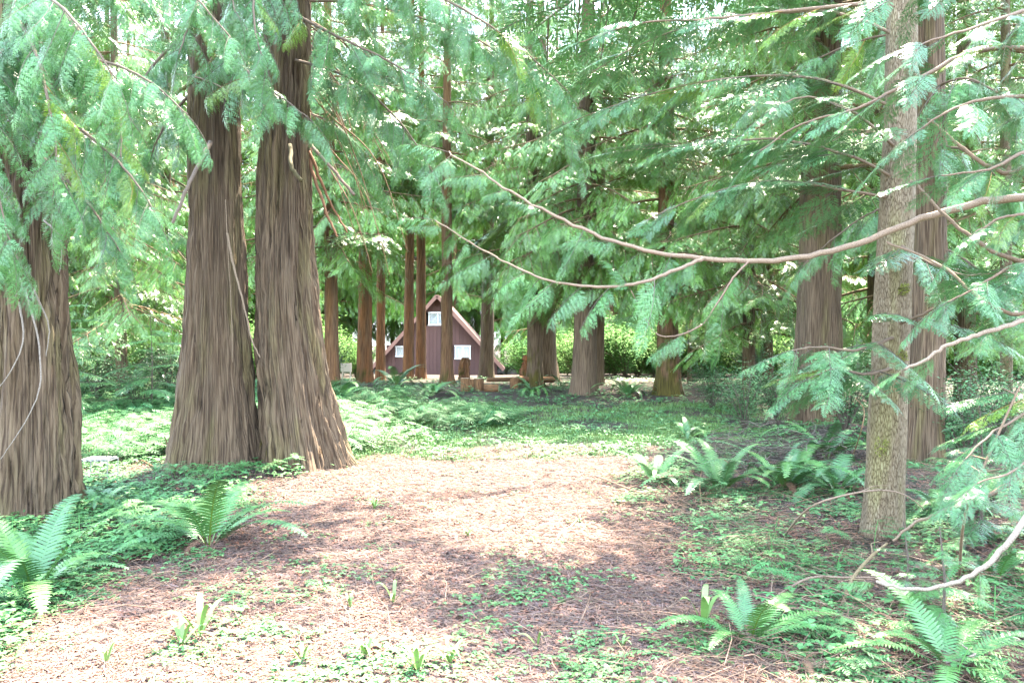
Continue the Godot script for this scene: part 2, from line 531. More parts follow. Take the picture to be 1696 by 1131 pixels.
# ---------------------------------------------------------------- trunks and trees
# pts: centre line relative to the tree's base; rad: radius at each of them.
func trunk_mesh(pts: Array, rad: Array, seg: int, rings: int, flare: float, lobes: float, rough: float, material: String, seed_: int, moss := 0.0, rust := 0.0) -> ArrayMesh:
	var mb := MB.new()
	var n := pts.size()
	var line := spline(pts, 8)
	var lr := []
	for i in line.size():
		var f := float(i) / 8.0
		var k := mini(int(f), n - 2)
		lr.append(lerpf(rad[k], rad[k + 1], f - k))
	var total := 0.0
	var dist := [0.0]
	for i in range(1, line.size()):
		total += (line[i] - line[i - 1]).length()
		dist.append(total)
	var ph := float(seed_) * 1.7
	var j := 0
	var around := maxf(1.0, round(TAU * rad[0] * (2.4 if material == "cedar_bark" else 1.6)))
	var stretch := 0.085 if material == "cedar_bark" else 0.55
	for i in rings + 1:
		var t := pow(float(i) / rings, 1.6)
		var s := t * total
		while j < line.size() - 2 and dist[j + 1] < s: j += 1
		var f: float = clampf((s - dist[j]) / maxf(dist[j + 1] - dist[j], 1e-4), 0.0, 1.0)
		var c: Vector3 = line[j].lerp(line[j + 1], f)
		var r: float = lerpf(lr[j], lr[j + 1], f)
		var fl := exp(-s / maxf(0.18, r * 1.5))
		for k in seg + 1:
			var g := TAU * k / seg
			var cx := cos(g)
			var cz := sin(g)
			var lob := 0.5 * cos(3.0 * g + ph) + 0.35 * cos(5.0 * g + ph * 2.1) + 0.25 * cos(8.0 * g + ph * 0.7 + s * 0.5)
			var rr := r * (1.0 + flare * fl * (1.0 + 0.55 * lob) + lobes * 0.10 * lob)
			var tw := g + 0.05 * s + 0.10 * sin(s * 1.3 + ph)
			var nx := cos(tw) * r
			var nz := sin(tw) * r
			var ridge := 1.0 - absf(fine.get_noise_3d(nx * 1300.0 + ph * 30.0, s * 90.0, nz * 1300.0)) * 2.4
			var groove := 1.0 - absf(soft.get_noise_3d(nx * 420.0 + ph * 50.0, s * 26.0, nz * 420.0)) * 3.0
			rr -= maxf(0.0, groove - 0.45) * rough * 1.9 * lobes
			rr += (ridge - 0.5) * rough * (0.8 + 0.8 * fl) + soft.get_noise_3d(nx * 450.0, s * 45.0 + ph * 10.0, nz * 450.0) * rough * 1.5
			mb.v.append(c + Vector3(cx * rr, 0, cz * rr))
			mb.uv.append(Vector2(around * k / seg * 1.0, s * stretch))
			var tone := 1.0 + 0.35 * soft.get_noise_3d(nx * 700.0 + 40.0, s * 40.0, nz * 700.0)
			var col := Color(tone, tone * 0.98, tone * 0.96)
			var gr := soft.get_noise_3d(nx * 350.0, s * 60.0 + 300.0, nz * 350.0)
			if gr > 0.05: col = col.lerp(Color(1.05, 1.16, 0.86), minf(1.0, (gr - 0.05) * 3.0))
			if rust > 0.0:
				col = col.lerp(Color(2.4, 1.35, 0.7), rust * clampf(0.75 + gr, 0.0, 1.0))
			if moss > 0.0:
				var mm := fine.get_noise_3d(nx * 500.0 + 9.0, s * 300.0, nz * 500.0) + 0.75 * moss - 0.42 * s + 0.15 * cos(g - 2.6)
				if mm > 0.18: col = col.lerp(Color(0.62, 0.72, 0.16), minf(1.0, (mm - 0.18) * 4.0))
			mb.c.append(col)
	var w := seg + 1
	for i in rings:
		for k in seg:
			var p := i * w + k
			mb.ix.append_array([p, p + 1, p + w, p + 1, p + w + 1, p + w])
	# closed top
	var m := mb.v.size()
	mb.v.append(pts[n - 1]); mb.c.append(grey(1)); mb.uv.append(Vector2.ZERO)
	for k in seg: mb.ix.append_array([m, rings * w + k, rings * w + k + 1])
	return mb.mesh(mats[material], true)

func new_tree(called: String, label: String, group: String, base: Vector3) -> Dictionary:
	var root := thing(called, label, "tree", base, group)
	return {"root": root, "base": base, "lists": {}}

func hang_on(tree: Dictionary, m: Mesh, xf: Transform3D, col: Color) -> void:
	if not tree.lists.has(m): tree.lists[m] = [[], []]
	xf.origin -= tree.base
	tree.lists[m][0].append(xf)
	tree.lists[m][1].append(col)

func finish(tree: Dictionary) -> void:
	var crown := Node3D.new()
	crown.name = "crown"
	tree.root.add_child(crown)
	for m in tree.lists:
		many("foliage", m, crown, tree.lists[m][0], tree.lists[m][1]).set_meta("kind", "stuff")

# pts: world points along the limb; boughs hang on both sides of it from share s0 on
func limb(tree: Dictionary, pts: Array, r0: float, r1: float, o := {}) -> void:
	var line := spline(pts, 6)
	var mb := MB.new()
	var loc := []
	for i in line.size():
		loc.append(line[i] - tree.base + Vector3(rng.randf_range(-1, 1), rng.randf_range(-1, 1), rng.randf_range(-1, 1)) * r0 * 0.25)
	mb.tube(loc, r0 * 0.78, r1 * 0.8, 7, o.get("wood", Color(1.2, 1.05, 0.9)))
	var lm := part(o.get("name", "limb"), mb.mesh(mats.twig_wood, true), tree.root)
	if o.get("bare", false): return
	var set_a: Array = bough_hang if o.get("hang", 0.4) > 0.35 else bough_flat
	var total := 0.0
	var dist := [0.0]
	for i in range(1, line.size()):
		total += (line[i] - line[i - 1]).length()
		dist.append(total)
	var s: float = o.get("from", 0.12) * total
	var step: float = o.get("step", 0.16)
	var blen: float = o.get("len", 0.9)
	var hang: float = o.get("hang", 0.4)
	var k := 0
	var j := 0
	var col: Color = o.get("col", Color(1, 1, 1))
	while s < total:
		while j < line.size() - 2 and dist[j + 1] < s: j += 1
		var p: Vector3 = line[j].lerp(line[j + 1], (s - dist[j]) / maxf(dist[j + 1] - dist[j], 1e-4))
		var tan: Vector3 = (line[j + 1] - line[j]).normalized()
		var side := tan.cross(Vector3.UP).normalized()
		var sg := 1.0 if k % 2 == 0 else -1.0
		var dir := (tan * rng.randf_range(0.35, 0.9) + side * sg * rng.randf_range(0.4, 1.0) + Vector3.DOWN * hang * rng.randf_range(0.4, 1.5) + Vector3(rng.randf_range(-1, 1), rng.randf_range(-1, 0.8), rng.randf_range(-1, 1)) * 0.32).normalized()
		var sc := blen * (1.0 - 0.45 * s / total) * rng.randf_range(0.65, 1.2)
		var up := (Vector3.UP + Vector3(rng.randf_range(-0.5, 0.5), 0, rng.randf_range(-0.5, 0.5)) - tan * 0.2).normalized()
		var b := basis_along(dir, up).scaled(Vector3.ONE * sc)
		var mtx: Mesh = set_a[rng.randi() % set_a.size()]
		var cc := Color(1.9, 1.3, 0.45) if rng.randf() < 0.05 else col
		hang_on(tree, mtx, Transform3D(b, p), cc * rng.randf_range(0.8, 1.2))
		s += step * rng.randf_range(0.6, 1.4)
		k += 1
	# the tip
	var te: Vector3 = (line[-1] - line[-3]).normalized()
	hang_on(tree, set_a[rng.randi() % set_a.size()], Transform3D(basis_along(te + Vector3.DOWN * hang * 0.4, Vector3.UP).scaled(Vector3.ONE * blen * 0.6), line[-1]), col)

# whole branches all round a trunk between two heights; az: [middle, half width] in radians, or none
func whorl(tree: Dictionary, foot: Vector3, top: Vector3, h0: float, h1: float, n: int, l0: float, l1: float, dip: float, col: Color, az := [], variants: Array = []) -> void:
	var vs: Array = variants if variants else branch_set
	var total := (top - foot).length()
	for i in n:
		var f := (i + rng.randf()) / n
		var h := lerpf(h0, h1, f)
		var p := foot.lerp(top, h / total)
		var a := i * 2.399 + rng.randf_range(-0.4, 0.4)
		if az: a = az[0] + rng.randf_range(-1.0, 1.0) * az[1]
		var l := lerpf(l0, l1, f) * rng.randf_range(0.7, 1.2)
		var dir := Vector3(sin(a), rng.randf_range(-0.15, 0.15) - dip, -cos(a)).normalized()
		var b := basis_along(dir, Vector3.UP).rotated(dir, rng.randf_range(-0.3, 0.3)).scaled(Vector3.ONE * l)
		hang_on(tree, vs[rng.randi() % vs.size()], Transform3D(b, p), col * rng.randf_range(0.8, 1.2))

# a tree farther off: straight trunk, crown of whole branches
func plain_tree(called: String, label: String, group: String, base: Vector3, h: float, r: float, crown0: float, n: int, blen: float, o := {}) -> Dictionary:
	var t := new_tree(called, label, group, base)
	var lean: Vector3 = o.get("lean", Vector3(rng.randf_range(-0.25, 0.25), 0, rng.randf_range(-0.25, 0.25)))
	var top := Vector3(lean.x, h, lean.z)
	part("trunk", trunk_mesh([Vector3(0, -0.25, 0), top * 0.3, top * 0.65, top], [r * 1.12, r * 0.9, r * 0.6, r * 0.12], o.get("seg", 28), o.get("rings", 40), o.get("flare", 0.5), o.get("lobes", 0.5), r * 0.07, o.get("bark", "cedar_bark"), rng.randi() % 50, o.get("moss", 0.0), o.get("rust", 0.0)), t.root)
	whorl(t, base, base + top, crown0, h * 0.97, n, blen, blen * 0.4, o.get("dip", 0.1), o.get("col", Color(1.45, 1.2, 0.75)), [], o.get("set", []))
	if o.has("low"): whorl(t, base, base + top, crown0 - 0.3, minf(h * 0.9, crown0 + 6.5), o.low, blen * 0.85, blen * 0.7, 0.2, o.get("col", Color(1.5, 1.22, 0.75)), [PI, 1.5], o.get("set", []))
	if o.has("shade"): whorl(t, base, base + top, o.shade[0], o.shade[1], o.shade[2], o.shade[3], o.shade[3] * 0.8, 0.0, Color(1.2, 1.1, 0.9), [o.shade[4], 0.6])
	finish(t)
	return t

func _ready() -> void:
	# ------------------------------------------------ camera, sky, sun, exposure
	var cam := Camera3D.new()
	cam.name = "camera"
	add_child(cam)
	cam.position = Vector3(0, EYE, 0)
	cam.fov = rad_to_deg(2.0 * atan(565.5 / FOCAL))
	cam.far = 600.0
	cam.near = 0.05
	cam.current = true
	var env := Environment.new()
	env.background_mode = Environment.BG_SKY
	var sm := ProceduralSkyMaterial.new()
	sm.sky_top_color = Color(0.72, 0.82, 0.95)
	sm.sky_horizon_color = Color(0.94, 0.97, 1.0)
	sm.sky_curve = 0.22
	sm.ground_bottom_color = Color(0.25, 0.27, 0.2)
	sm.ground_horizon_color = Color(0.6, 0.66, 0.6)
	sm.sky_energy_multiplier = 0.94
	var sky := Sky.new()
	sky.sky_material = sm
	env.sky = sky
	env.tonemap_mode = Environment.TONE_MAPPER_LINEAR
	env.tonemap_exposure = 11.5
	env.sdfgi_enabled = true
	env.ssao_enabled = true
	env.ssil_enabled = true
	var we := WorldEnvironment.new()
	we.name = "environment"
	we.environment = env
	add_child(we)
	var sun := DirectionalLight3D.new()
	sun.name = "sun"
	add_child(sun)
	sun.light_energy = 1.6
	sun.light_angular_distance = 0.5
	sun.light_color = Color(1.0, 0.95, 0.87)
	sun.shadow_enabled = true
	var sa := deg_to_rad(SUN_AZIMUTH)
	var se := deg_to_rad(SUN_HEIGHT)
	var to_sun := Vector3(sin(sa) * cos(se), sin(se), -cos(sa) * cos(se))
	sun.look_at_from_position(to_sun * 50.0, Vector3.ZERO, Vector3.UP)

	rng.seed = 11
	soft.seed = 3
	soft.frequency = 0.01
	soft.noise_type = FastNoiseLite.TYPE_SIMPLEX_SMOOTH
	fine.seed = 8
	fine.frequency = 0.01
	fine.noise_type = FastNoiseLite.TYPE_SIMPLEX_SMOOTH
	make_materials()
	for q in [["twig_wood", 3.0], ["cedar_bark", 2.7], ["scaly_bark", 1.4], ["litter", 1.8], ["moss", 1.5], ["board_brown", 1.2], ["ground_soil", 1.15], ["cedar_leaf", 1.35], ["hemlock_leaf", 1.35], ["far_leaf", 1.35], ["fern_leaf", 1.2], ["ground_leaf", 1.35], ["grass_blade", 1.5]]:
		var m: StandardMaterial3D = mats[q[0]]
		var l := m.albedo_color.srgb_to_linear()
		m.albedo_color = Color(minf(1, l.r * q[1]), minf(1, l.g * q[1]), minf(1, l.b * q[1])).linear_to_srgb()
		m.set_meta("tint_range", q[1])
	for i in 3:
		bough_flat.append(make_bough(0.12, 10, 3, 20, "hemlock_leaf", 100 + i))
		bough_hang.append(make_bough(0.75, 10, 3, 20, "cedar_leaf", 200 + i))
	for i in 3: branch_set.append(make_branch(300 + i, "cedar_leaf", 0.7))
	branch_set.append(make_branch(310, "hemlock_leaf", 0.25))
	for i in 4: frond_set.append(make_frond([1.1, 1.6, 2.1, 2.5][i], 400 + i))
	for i in 2: bracken_set.append(make_bracken(500 + i))
	build_ground()
	build_near_trees()
	build_middle_trees()
	build_far_trees()
	build_cabin()
	build_fire_ring()
	build_ferns()
	build_shrubs()
	build_ground_cover()
	build_small_things()

# ---------------------------------------------------------------- the ground
func path_mask(x: float, d: float) -> float:
	var c := -0.6
	var w := 1.9
	if d > 4.0: c = lerpf(-0.6, -0.76, (d - 4.0) / 2.6)
	if d > 6.6: c = lerpf(-0.76, -0.45, minf(1.0, (d - 6.6) / 3.0))
	if d > 7.0: w = lerpf(1.9, 1.75, minf(1.0, (d - 7.0) / 3.0))
	var e := absf(x - c) + soft.get_noise_2d(x * 70.0, d * 70.0) * 0.5
	var m := 1.0 - smoothstep(w - 0.35, w + 0.25, e)
	return m * (1.0 - smoothstep(9.9, 13.2, d + soft.get_noise_2d(x * 60.0 + 90.0, d * 60.0) * 3.0 + fine.get_noise_2d(x * 240.0, d * 240.0) * 1.5 - x * 0.25))

func line_of(lo: float, hi: float, dense_lo: float, dense_hi: float, step: float) -> Array:
	var out := []
	var p := dense_lo
	while p > lo:
		out.push_front(p)
		p -= step + maxf(0.0, dense_lo - p) * 0.14
	out.push_front(lo)
	p = dense_lo + step
	while p < hi:
		out.append(p)
		p += step + maxf(0.0, p - dense_hi) * 0.14
	out.append(hi)
	return out

func build_ground() -> void:
	var xs := line_of(-260.0, 260.0, -6.0, 6.0, 0.075)
	var ds := line_of(-120.0, 420.0, 3.4, 13.0, 0.075)
	var mb := MB.new()
	for d in ds:
		for x in xs:
			var y := gh(x, -d)
			if d > 2.0 and d < 14.0:
				y += fine.get_noise_2d(x * 500.0, d * 500.0) * 0.018
			mb.v.append(Vector3(x, y, -d))
			var pm := path_mask(x, d)
			var green := smoothstep(-0.1, 0.25, soft.get_noise_2d(x * 40.0 + 500.0, d * 40.0))
			var soil := Color(0.62, 0.62, 0.5).lerp(Color(0.55, 0.85, 0.40), green * 0.8)
			var c := soil.lerp(Color(1.12, 1.0, 0.98), pm)
			if d > 16.5: c = c.lerp(Color(1.0, 0.92, 0.8), 0.5)
			mb.c.append(c)
	var w := xs.size()
	for i in ds.size() - 1:
		for k in w - 1:
			var p := i * w + k
			mb.ix.append_array([p, p + w, p + 1, p + 1, p + w, p + w + 1])
	var o := part("ground", mb.mesh(mats.ground_soil, true), self)
	o.set_meta("kind", "structure")
	o.set_meta("label", "brown forest floor of needle litter, soil and moss")
	o.set_meta("category", "ground")

# ---------------------------------------------------------------- the trees close by
func rel(list: Array, base: Vector3) -> Array:
	return list.map(func(q): return at(q[0], q[1], q[2]) - base)

func world_pts(list: Array) -> Array:
	return list.map(func(q): return at(q[0], q[1], q[2]))

func build_near_trees() -> void:
	# the fluted cedar at the left edge
	var b1 := on_ground(48, 7.7)
	var t1 := new_tree("cedar_tree", "thick fluted cedar trunk cut off by the left edge of the picture", "big cedars by the path", b1)
	part("trunk", trunk_mesh(rel([[46, 900, 7.7], [48, 720, 7.7], [46, 500, 7.7], [40, 250, 7.7], [36, 0, 7.7], [30, -700, 7.8], [25, -2000, 8.0]], b1), [0.40, 0.375, 0.345, 0.30, 0.26, 0.2, 0.05], 170, 200, 0.10, 1.4, 0.046, "cedar_bark", 5), t1.root)
	for l in [
		[[60, 70, 7.4], [150, 95, 6.8], [240, 130, 6.4], [310, 190, 6.2]],
		[[60, 170, 7.4], [140, 220, 6.7], [215, 290, 6.3], [265, 370, 6.1]],
		[[30, 40, 7.4], [-10, 120, 6.5], [-15, 260, 6.0], [15, 400, 5.8]],
		[[50, -60, 7.4], [170, -60, 6.9], [300, -20, 6.6], [380, 60, 6.4]],
		[[70, 260, 7.5], [140, 330, 7.0], [200, 420, 6.8]],
		[[20, 20, 7.4], [60, 90, 6.4], [90, 230, 6.0], [85, 340, 5.9]],
		[[-10, 150, 7.4], [-60, 200, 6.6], [-40, 330, 6.3], [30, 430, 6.1]],
		[[50, 0, 7.4], [120, 40, 6.9], [190, 160, 6.6], [200, 260, 6.4]],
		[[30, -90, 7.4], [40, -40, 6.2], [120, 30, 5.4], [190, 130, 5.2]]]:
		limb(t1, world_pts(l), 0.022, 0.006, {"hang": 0.8, "len": 0.72, "step": 0.10, "col": Color(1.0, 1.05, 1.0)})
	# bare twigs hanging in front of the trunk
	for l in [[[40, 480, 6.6], [62, 560, 6.6], [65, 640, 6.6], [40, 700, 6.6], [0, 760, 6.6]], [[30, 500, 6.5], [38, 560, 6.5], [20, 610, 6.5], [-10, 650, 6.5]], [[72, 365, 7.2], [100, 395, 6.9], [98, 450, 6.8]], [[55, 480, 6.6], [80, 540, 6.7], [75, 590, 6.7]]]:
		limb(t1, world_pts(l), 0.011, 0.003, {"bare": true, "name": "dead_twig", "wood": Color(2.2, 2.3, 2.4)})
	whorl(t1, b1, b1 + Vector3(-0.1, 17, 0), 5.2, 11.0, 8, 2.6, 1.0, 0.1, Color(1, 1, 1))
	finish(t1)

	# the double trunk in the left half
	var b2 := on_ground(425, 9.8)
	var t2 := new_tree("cedar_tree", "pair of great cedar trunks joined at the base beside the path", "big cedars by the path", b2)
	part("trunk", trunk_mesh(rel([[350, 835, 9.8], [355, 690, 9.8], [355, 520, 9.8], [354, 330, 9.8], [352, 80, 9.8], [348, -500, 9.8], [345, -1900, 9.9]], b2), [0.50, 0.43, 0.345, 0.30, 0.27, 0.22, 0.05], 120, 170, 0.38, 1.0, 0.030, "cedar_bark", 11), t2.root)
	part("trunk", trunk_mesh(rel([[512, 825, 9.9], [492, 690, 9.9], [474, 520, 9.9], [471, 330, 9.9], [472, 80, 9.9], [478, -500, 9.9], [485, -1800, 9.9]], b2), [0.46, 0.42, 0.37, 0.305, 0.265, 0.21, 0.05], 170, 210, 0.45, 1.2, 0.042, "cedar_bark", 23, 0.15), t2.root)
	for l in [
		[[350, 60, 9.5], [400, 110, 8.8], [450, 150, 8.3], [510, 195, 8.0]],
		[[340, -40, 9.5], [320, 20, 8.8], [295, 90, 8.4]],
		[[480, 20, 9.6], [560, 60, 9.0], [660, 110, 8.7], [740, 170, 8.6]],
		[[490, -80, 9.6], [600, -50, 9.0], [720, -10, 8.6], [850, 70, 8.4], [940, 150, 8.3]],
		[[490, 100, 9.7], [580, 130, 9.3], [660, 200, 9.1], [720, 290, 9.0]],
		[[480, -120, 9.6], [430, -40, 8.6], [420, 40, 8.0], [440, 110, 7.8]],
		[[490, 0, 9.9], [620, 10, 10.2], [780, 60, 10.6], [900, 150, 11.0], [960, 260, 11.0]],
		[[320, 50, 9.7], [260, 100, 9.2], [210, 180, 9.0], [190, 260, 8.9]],
		[[320, 150, 9.8], [270, 210, 9.5], [235, 300, 9.4]],
		[[490, -150, 9.8], [640, -130, 9.5], [780, -60, 9.3], [880, 40, 9.2]],
		[[350, -130, 9.5], [370, -60, 8.4], [390, 20, 7.9]],
		[[480, 180, 10.1], [560, 210, 10.6], [620, 290, 11.0]]]:
		limb(t2, world_pts(l), 0.026, 0.006, {"hang": 0.6, "len": 0.85, "step": 0.125})
	for l in [
		[[[348, 235, 9.4], [335, 260, 9.2], [310, 310, 9.0], [285, 370, 8.9]], 0.035, 0.02, Color(2.0, 1.9, 1.9)],
		[[[515, 240, 9.7], [550, 280, 9.5], [586, 322, 9.3]], 0.026, 0.02, Color(1.7, 1.4, 1.3)],
		[[[512, 265, 9.9], [525, 310, 9.8], [548, 370, 9.7], [558, 392, 9.7]], 0.03, 0.012, Color(1.9, 1.1, 0.7)],
		[[[512, 250, 9.9], [535, 310, 9.9], [552, 345, 9.9], [575, 385, 9.9]], 0.026, 0.012, Color(1.9, 1.1, 0.7)],
		[[[375, 385, 9.3], [386, 440, 9.25], [402, 500, 9.2], [416, 560, 9.2], [430, 592, 9.2]], 0.018, 0.008, Color(2.1, 1.9, 1.6)],
		[[[373, 330, 9.3], [378, 430, 9.3], [383, 520, 9.3], [385, 600, 9.3]], 0.008, 0.004, Color(2.1, 1.9, 1.6)],
		[[[395, 55, 9.5], [360, 95, 9.3], [322, 130, 9.1], [290, 155, 9.0]], 0.05, 0.022, Color(1.3, 1.35, 0.55)],
		[[[288, 122, 8.7], [340, 132, 8.7], [380, 152, 8.7]], 0.012, 0.007, Color(2.4, 2.3, 2.2)],
		[[[480, 240, 9.5], [482, 275, 9.2], [498, 300, 9.1]], 0.034, 0.026, Color(0.75, 0.75, 0.36)]]:
		limb(t2, world_pts(l[0]), l[1], l[2], {"bare": true, "name": "dead_limb", "wood": l[3]})
	# broken roots that stick out on the left
	for l in [[[[275, 785, 9.7], [255, 775, 9.5], [233, 762, 9.4]], 0.04, 0.006], [[[283, 780, 9.6], [278, 750, 9.5], [273, 722, 9.45]], 0.022, 0.004]]:
		limb(t2, world_pts(l[0]), l[1], l[2], {"bare": true, "name": "broken_root", "wood": Color(1.7, 1.1, 0.7)})
	# brown bare limbs behind the right trunk
	for i in 16:
		var x0 := 520.0 + rng.randf_range(0, 60)
		var y0 := rng.randf_range(60, 260)
		var dd := rng.randf_range(10.2, 12.0)
		var sx := rng.randf_range(40, 130)
		limb(t2, world_pts([[495, y0 - 60, 10.0], [x0, y0, dd], [x0 + sx * 0.6, y0 + rng.randf_range(60, 110), dd], [x0 + sx, y0 + rng.randf_range(130, 230), dd]]), rng.randf_range(0.010, 0.022), 0.004, {"bare": true, "name": "dead_limb", "wood": Color(1.6, 1.1, 0.75) * rng.randf_range(0.7, 1.2)})
	whorl(t2, b2 + Vector3(-0.5, 0, 0), b2 + Vector3(-0.5, 18, 0), 6.0, 11.0, 6, 2.6, 1.0, 0.1, Color(1, 1, 1))
	whorl(t2, b2 + Vector3(0.4, 0, 0), b2 + Vector3(0.5, 18, 0), 6.6, 10.0, 8, 3.4, 2.4, 0.05, Color(1, 1, 1), [1.9, 0.9])
	whorl(t2, b2 + Vector3(0.4, 0, 0), b2 + Vector3(0.5, 18, 0), 6.0, 11.0, 6, 2.6, 1.0, 0.1, Color(1, 1, 1))
	finish(t2)

	# the slender pale tree on the right
	var b3 := on_ground(1462, 6.75)
	var t3 := new_tree("hemlock_tree", "slender pale tree with scaly lichen-spotted bark at the right", "", b3)
	part("trunk", trunk_mesh(rel([[1460, 930, 6.75], [1466, 800, 6.75], [1476, 560, 6.75], [1488, 280, 6.75], [1494, 0, 6.75], [1500, -800, 6.8], [1505, -1900, 6.9]], b3), [0.158, 0.150, 0.142, 0.132, 0.118, 0.09, 0.02], 80, 170, 0.35, 0.25, 0.008, "scaly_bark", 7), t3.root)
	for q in [[1462, 738, 0.07], [1498, 478, 0.045], [1495, 590, 0.05]]: moss_pad(t3, at(q[0], q[1], 6.61), q[2])
	for l in [
		[[1490, 300, 6.7], [1400, 255, 6.6], [1280, 230, 6.9], [1150, 240, 7.3], [1030, 250, 7.7]],
		[[1490, 180, 6.7], [1350, 130, 6.8], [1200, 130, 7.2], [1060, 160, 7.6], [950, 200, 8.0]],
		[[1490, 330, 6.7], [1400, 315, 6.7], [1270, 300, 7.0], [1150, 330, 7.2], [1060, 370, 7.4]],
		[[1490, 60, 6.7], [1380, 20, 6.8], [1230, 30, 7.2], [1090, 60, 7.6], [980, 120, 7.9]],
		[[1480, 560, 6.6], [1420, 580, 6.2], [1360, 575, 6.0], [1310, 580, 5.9]],
		[[1478, 610, 6.6], [1430, 620, 6.2], [1390, 610, 5.9], [1350, 622, 5.8]],
		[[1484, 420, 6.8], [1560, 440, 6.9], [1640, 460, 7.0]],
		[[1484, 400, 6.7], [1530, 430, 6.4], [1600, 455, 6.2], [1660, 450, 6.1]],
		[[1490, 250, 6.7], [1420, 190, 6.4], [1340, 160, 6.2], [1280, 180, 6.1]],
		[[1478, 540, 6.7], [1530, 520, 6.4], [1590, 490, 6.2], [1640, 470, 6.1]]]:
		limb(t3, world_pts(l), 0.018, 0.005, {"hang": 0.16, "len": 0.75, "step": 0.15, "col": Color(1.0, 1.0, 1.05), "wood": Color(1.5, 1.3, 1.1)})
	whorl(t3, b3, b3 + Vector3(0.2, 14, 0), 4.9, 8.5, 5, 3.2, 2.2, 0.0, Color(1, 1, 1), [-1.75, 0.9], [branch_set[3]])
	whorl(t3, b3, b3 + Vector3(0.2, 14, 0), 5.0, 10.0, 3, 2.0, 0.8, 0.0, Color(1, 1, 1), [], [branch_set[3]])
	finish(t3)

	# the grey-brown trunk close behind it
	var b4 := on_ground(1530, 10.2)
	var t4 := new_tree("cedar_tree", "dark grey-brown trunk standing just behind the slender pale tree", "", b4)
	part("trunk", trunk_mesh(rel([[1530, 800, 10.2], [1534, 650, 10.2], [1541, 420, 10.2], [1541, 180, 10.2], [1540, 0, 10.2], [1538, -700, 10.2], [1538, -1700, 10.3]], b4), [0.225, 0.20, 0.185, 0.175, 0.165, 0.13, 0.03], 72, 120, 0.25, 0.6, 0.022, "cedar_bark", 31), t4.root)
	for l in [
		[[1540, 150, 10.2], [1600, 130, 9.6], [1680, 170, 9.2], [1740, 220, 9.0]],
		[[1540, 240, 10.2], [1600, 250, 9.7], [1660, 300, 9.4], [1710, 350, 9.3]],
		[[1540, 330, 10.2], [1470, 340, 10.6], [1400, 380, 10.9], [1330, 440, 11.0]],
		[[1540, 60, 10.2], [1450, 60, 10.3], [1330, 110, 10.6], [1240, 180, 10.8]],
		[[1540, 400, 10.2], [1600, 430, 10.0], [1660, 480, 9.8]]]:
		limb(t4, world_pts(l), 0.024, 0.006, {"hang": 0.5, "len": 0.9, "step": 0.14})
	whorl(t4, b4, b4 + Vector3(0, 16, 0), 6.4, 10.0, 9, 3.4, 2.8, 0.0, Color(1.1, 1.05, 0.9), [-1.6, 0.9])
	whorl(t4, b4, b4 + Vector3(0, 16, 0), 5.5, 11.0, 7, 2.6, 0.9, 0.1, Color(1, 1, 1))
	finish(t4)

	# the tree just outside the right edge, whose limbs sweep across the picture
	var b5 := on_ground(1800, 5.7)
	var t5 := new_tree("hemlock_tree", "tree at the right edge whose long bare-stemmed limbs sweep far across the picture", "", b5)
	part("trunk", trunk_mesh(rel([[1800, 1000, 5.7], [1800, 560, 5.7], [1798, 100, 5.7], [1790, -900, 5.7], [1780, -2000, 5.8]], b5), [0.17, 0.155, 0.14, 0.10, 0.02], 48, 90, 0.3, 0.4, 0.01, "scaly_bark", 17), t5.root)
	limb(t5, world_pts([[1800, 320, 5.7], [1650, 330, 5.85], [1526, 362, 6.0], [1400, 410, 6.1], [1280, 432, 6.2], [1160, 427, 6.3], [1050, 410, 6.4], [950, 372, 6.5], [870, 332, 6.6], [800, 287, 6.7], [742, 252, 6.8]]), 0.040, 0.007, {"hang": 0.5, "len": 0.72, "step": 0.17, "from": 0.55, "wood": Color(2.4, 2.1, 1.85)})
	limb(t5, world_pts([[1165, 428, 6.28], [1120, 447, 6.2], [1060, 468, 6.2], [990, 475, 6.3], [910, 465, 6.4], [850, 440, 6.5], [790, 408, 6.6], [720, 365, 6.7]]), 0.020, 0.006, {"hang": 0.8, "len": 0.62, "step": 0.13, "wood": Color(2.4, 2.1, 1.85)})
	limb(t5, world_pts([[1240, 434, 6.2], [1215, 460, 6.1], [1190, 500, 6.1], [1160, 540, 6.15], [1110, 557, 6.2], [1080, 545, 6.25], [1045, 480, 6.25]]), 0.010, 0.005, {"hang": 0.5, "len": 0.5, "step": 0.15, "wood": Color(2.2, 1.8, 1.6)})
	for l in [
		[[[1800, -60, 5.7], [1600, -30, 5.9], [1430, 5, 6.2], [1290, 20, 6.4], [1180, 31, 6.6], [1060, 38, 6.8], [960, 70, 7.0]], 0.028, 0.25],
		[[[1800, 90, 5.6], [1640, 80, 5.4], [1520, 130, 5.4], [1420, 180, 5.6], [1330, 205, 5.8], [1260, 250, 5.9]], 0.024, 0.18],
		[[[1800, 170, 5.6], [1680, 160, 5.1], [1580, 180, 5.0], [1490, 240, 5.1]], 0.02, 0.2],
		[[[1800, 230, 5.6], [1700, 250, 5.0], [1640, 280, 4.9], [1560, 290, 4.9]], 0.02, 0.2],
		[[[1800, -20, 5.6], [1690, 20, 5.0], [1600, 50, 4.8], [1500, 80, 4.8]], 0.02, 0.2],
		[[[1800, 320, 5.6], [1720, 350, 5.1], [1660, 360, 5.0], [1610, 390, 5.0]], 0.018, 0.25],
		[[[1800, 420, 5.6], [1740, 430, 5.1], [1680, 440, 5.0], [1610, 480, 5.0], [1570, 500, 5.0]], 0.018, 0.25],
		[[[1800, 640, 5.5], [1740, 650, 5.2], [1690, 690, 5.0], [1640, 720, 4.9], [1600, 760, 4.8]], 0.016, 0.3],
		[[[1800, 760, 5.5], [1740, 740, 5.0], [1680, 780, 4.7], [1620, 800, 4.6]], 0.016, 0.3]]:
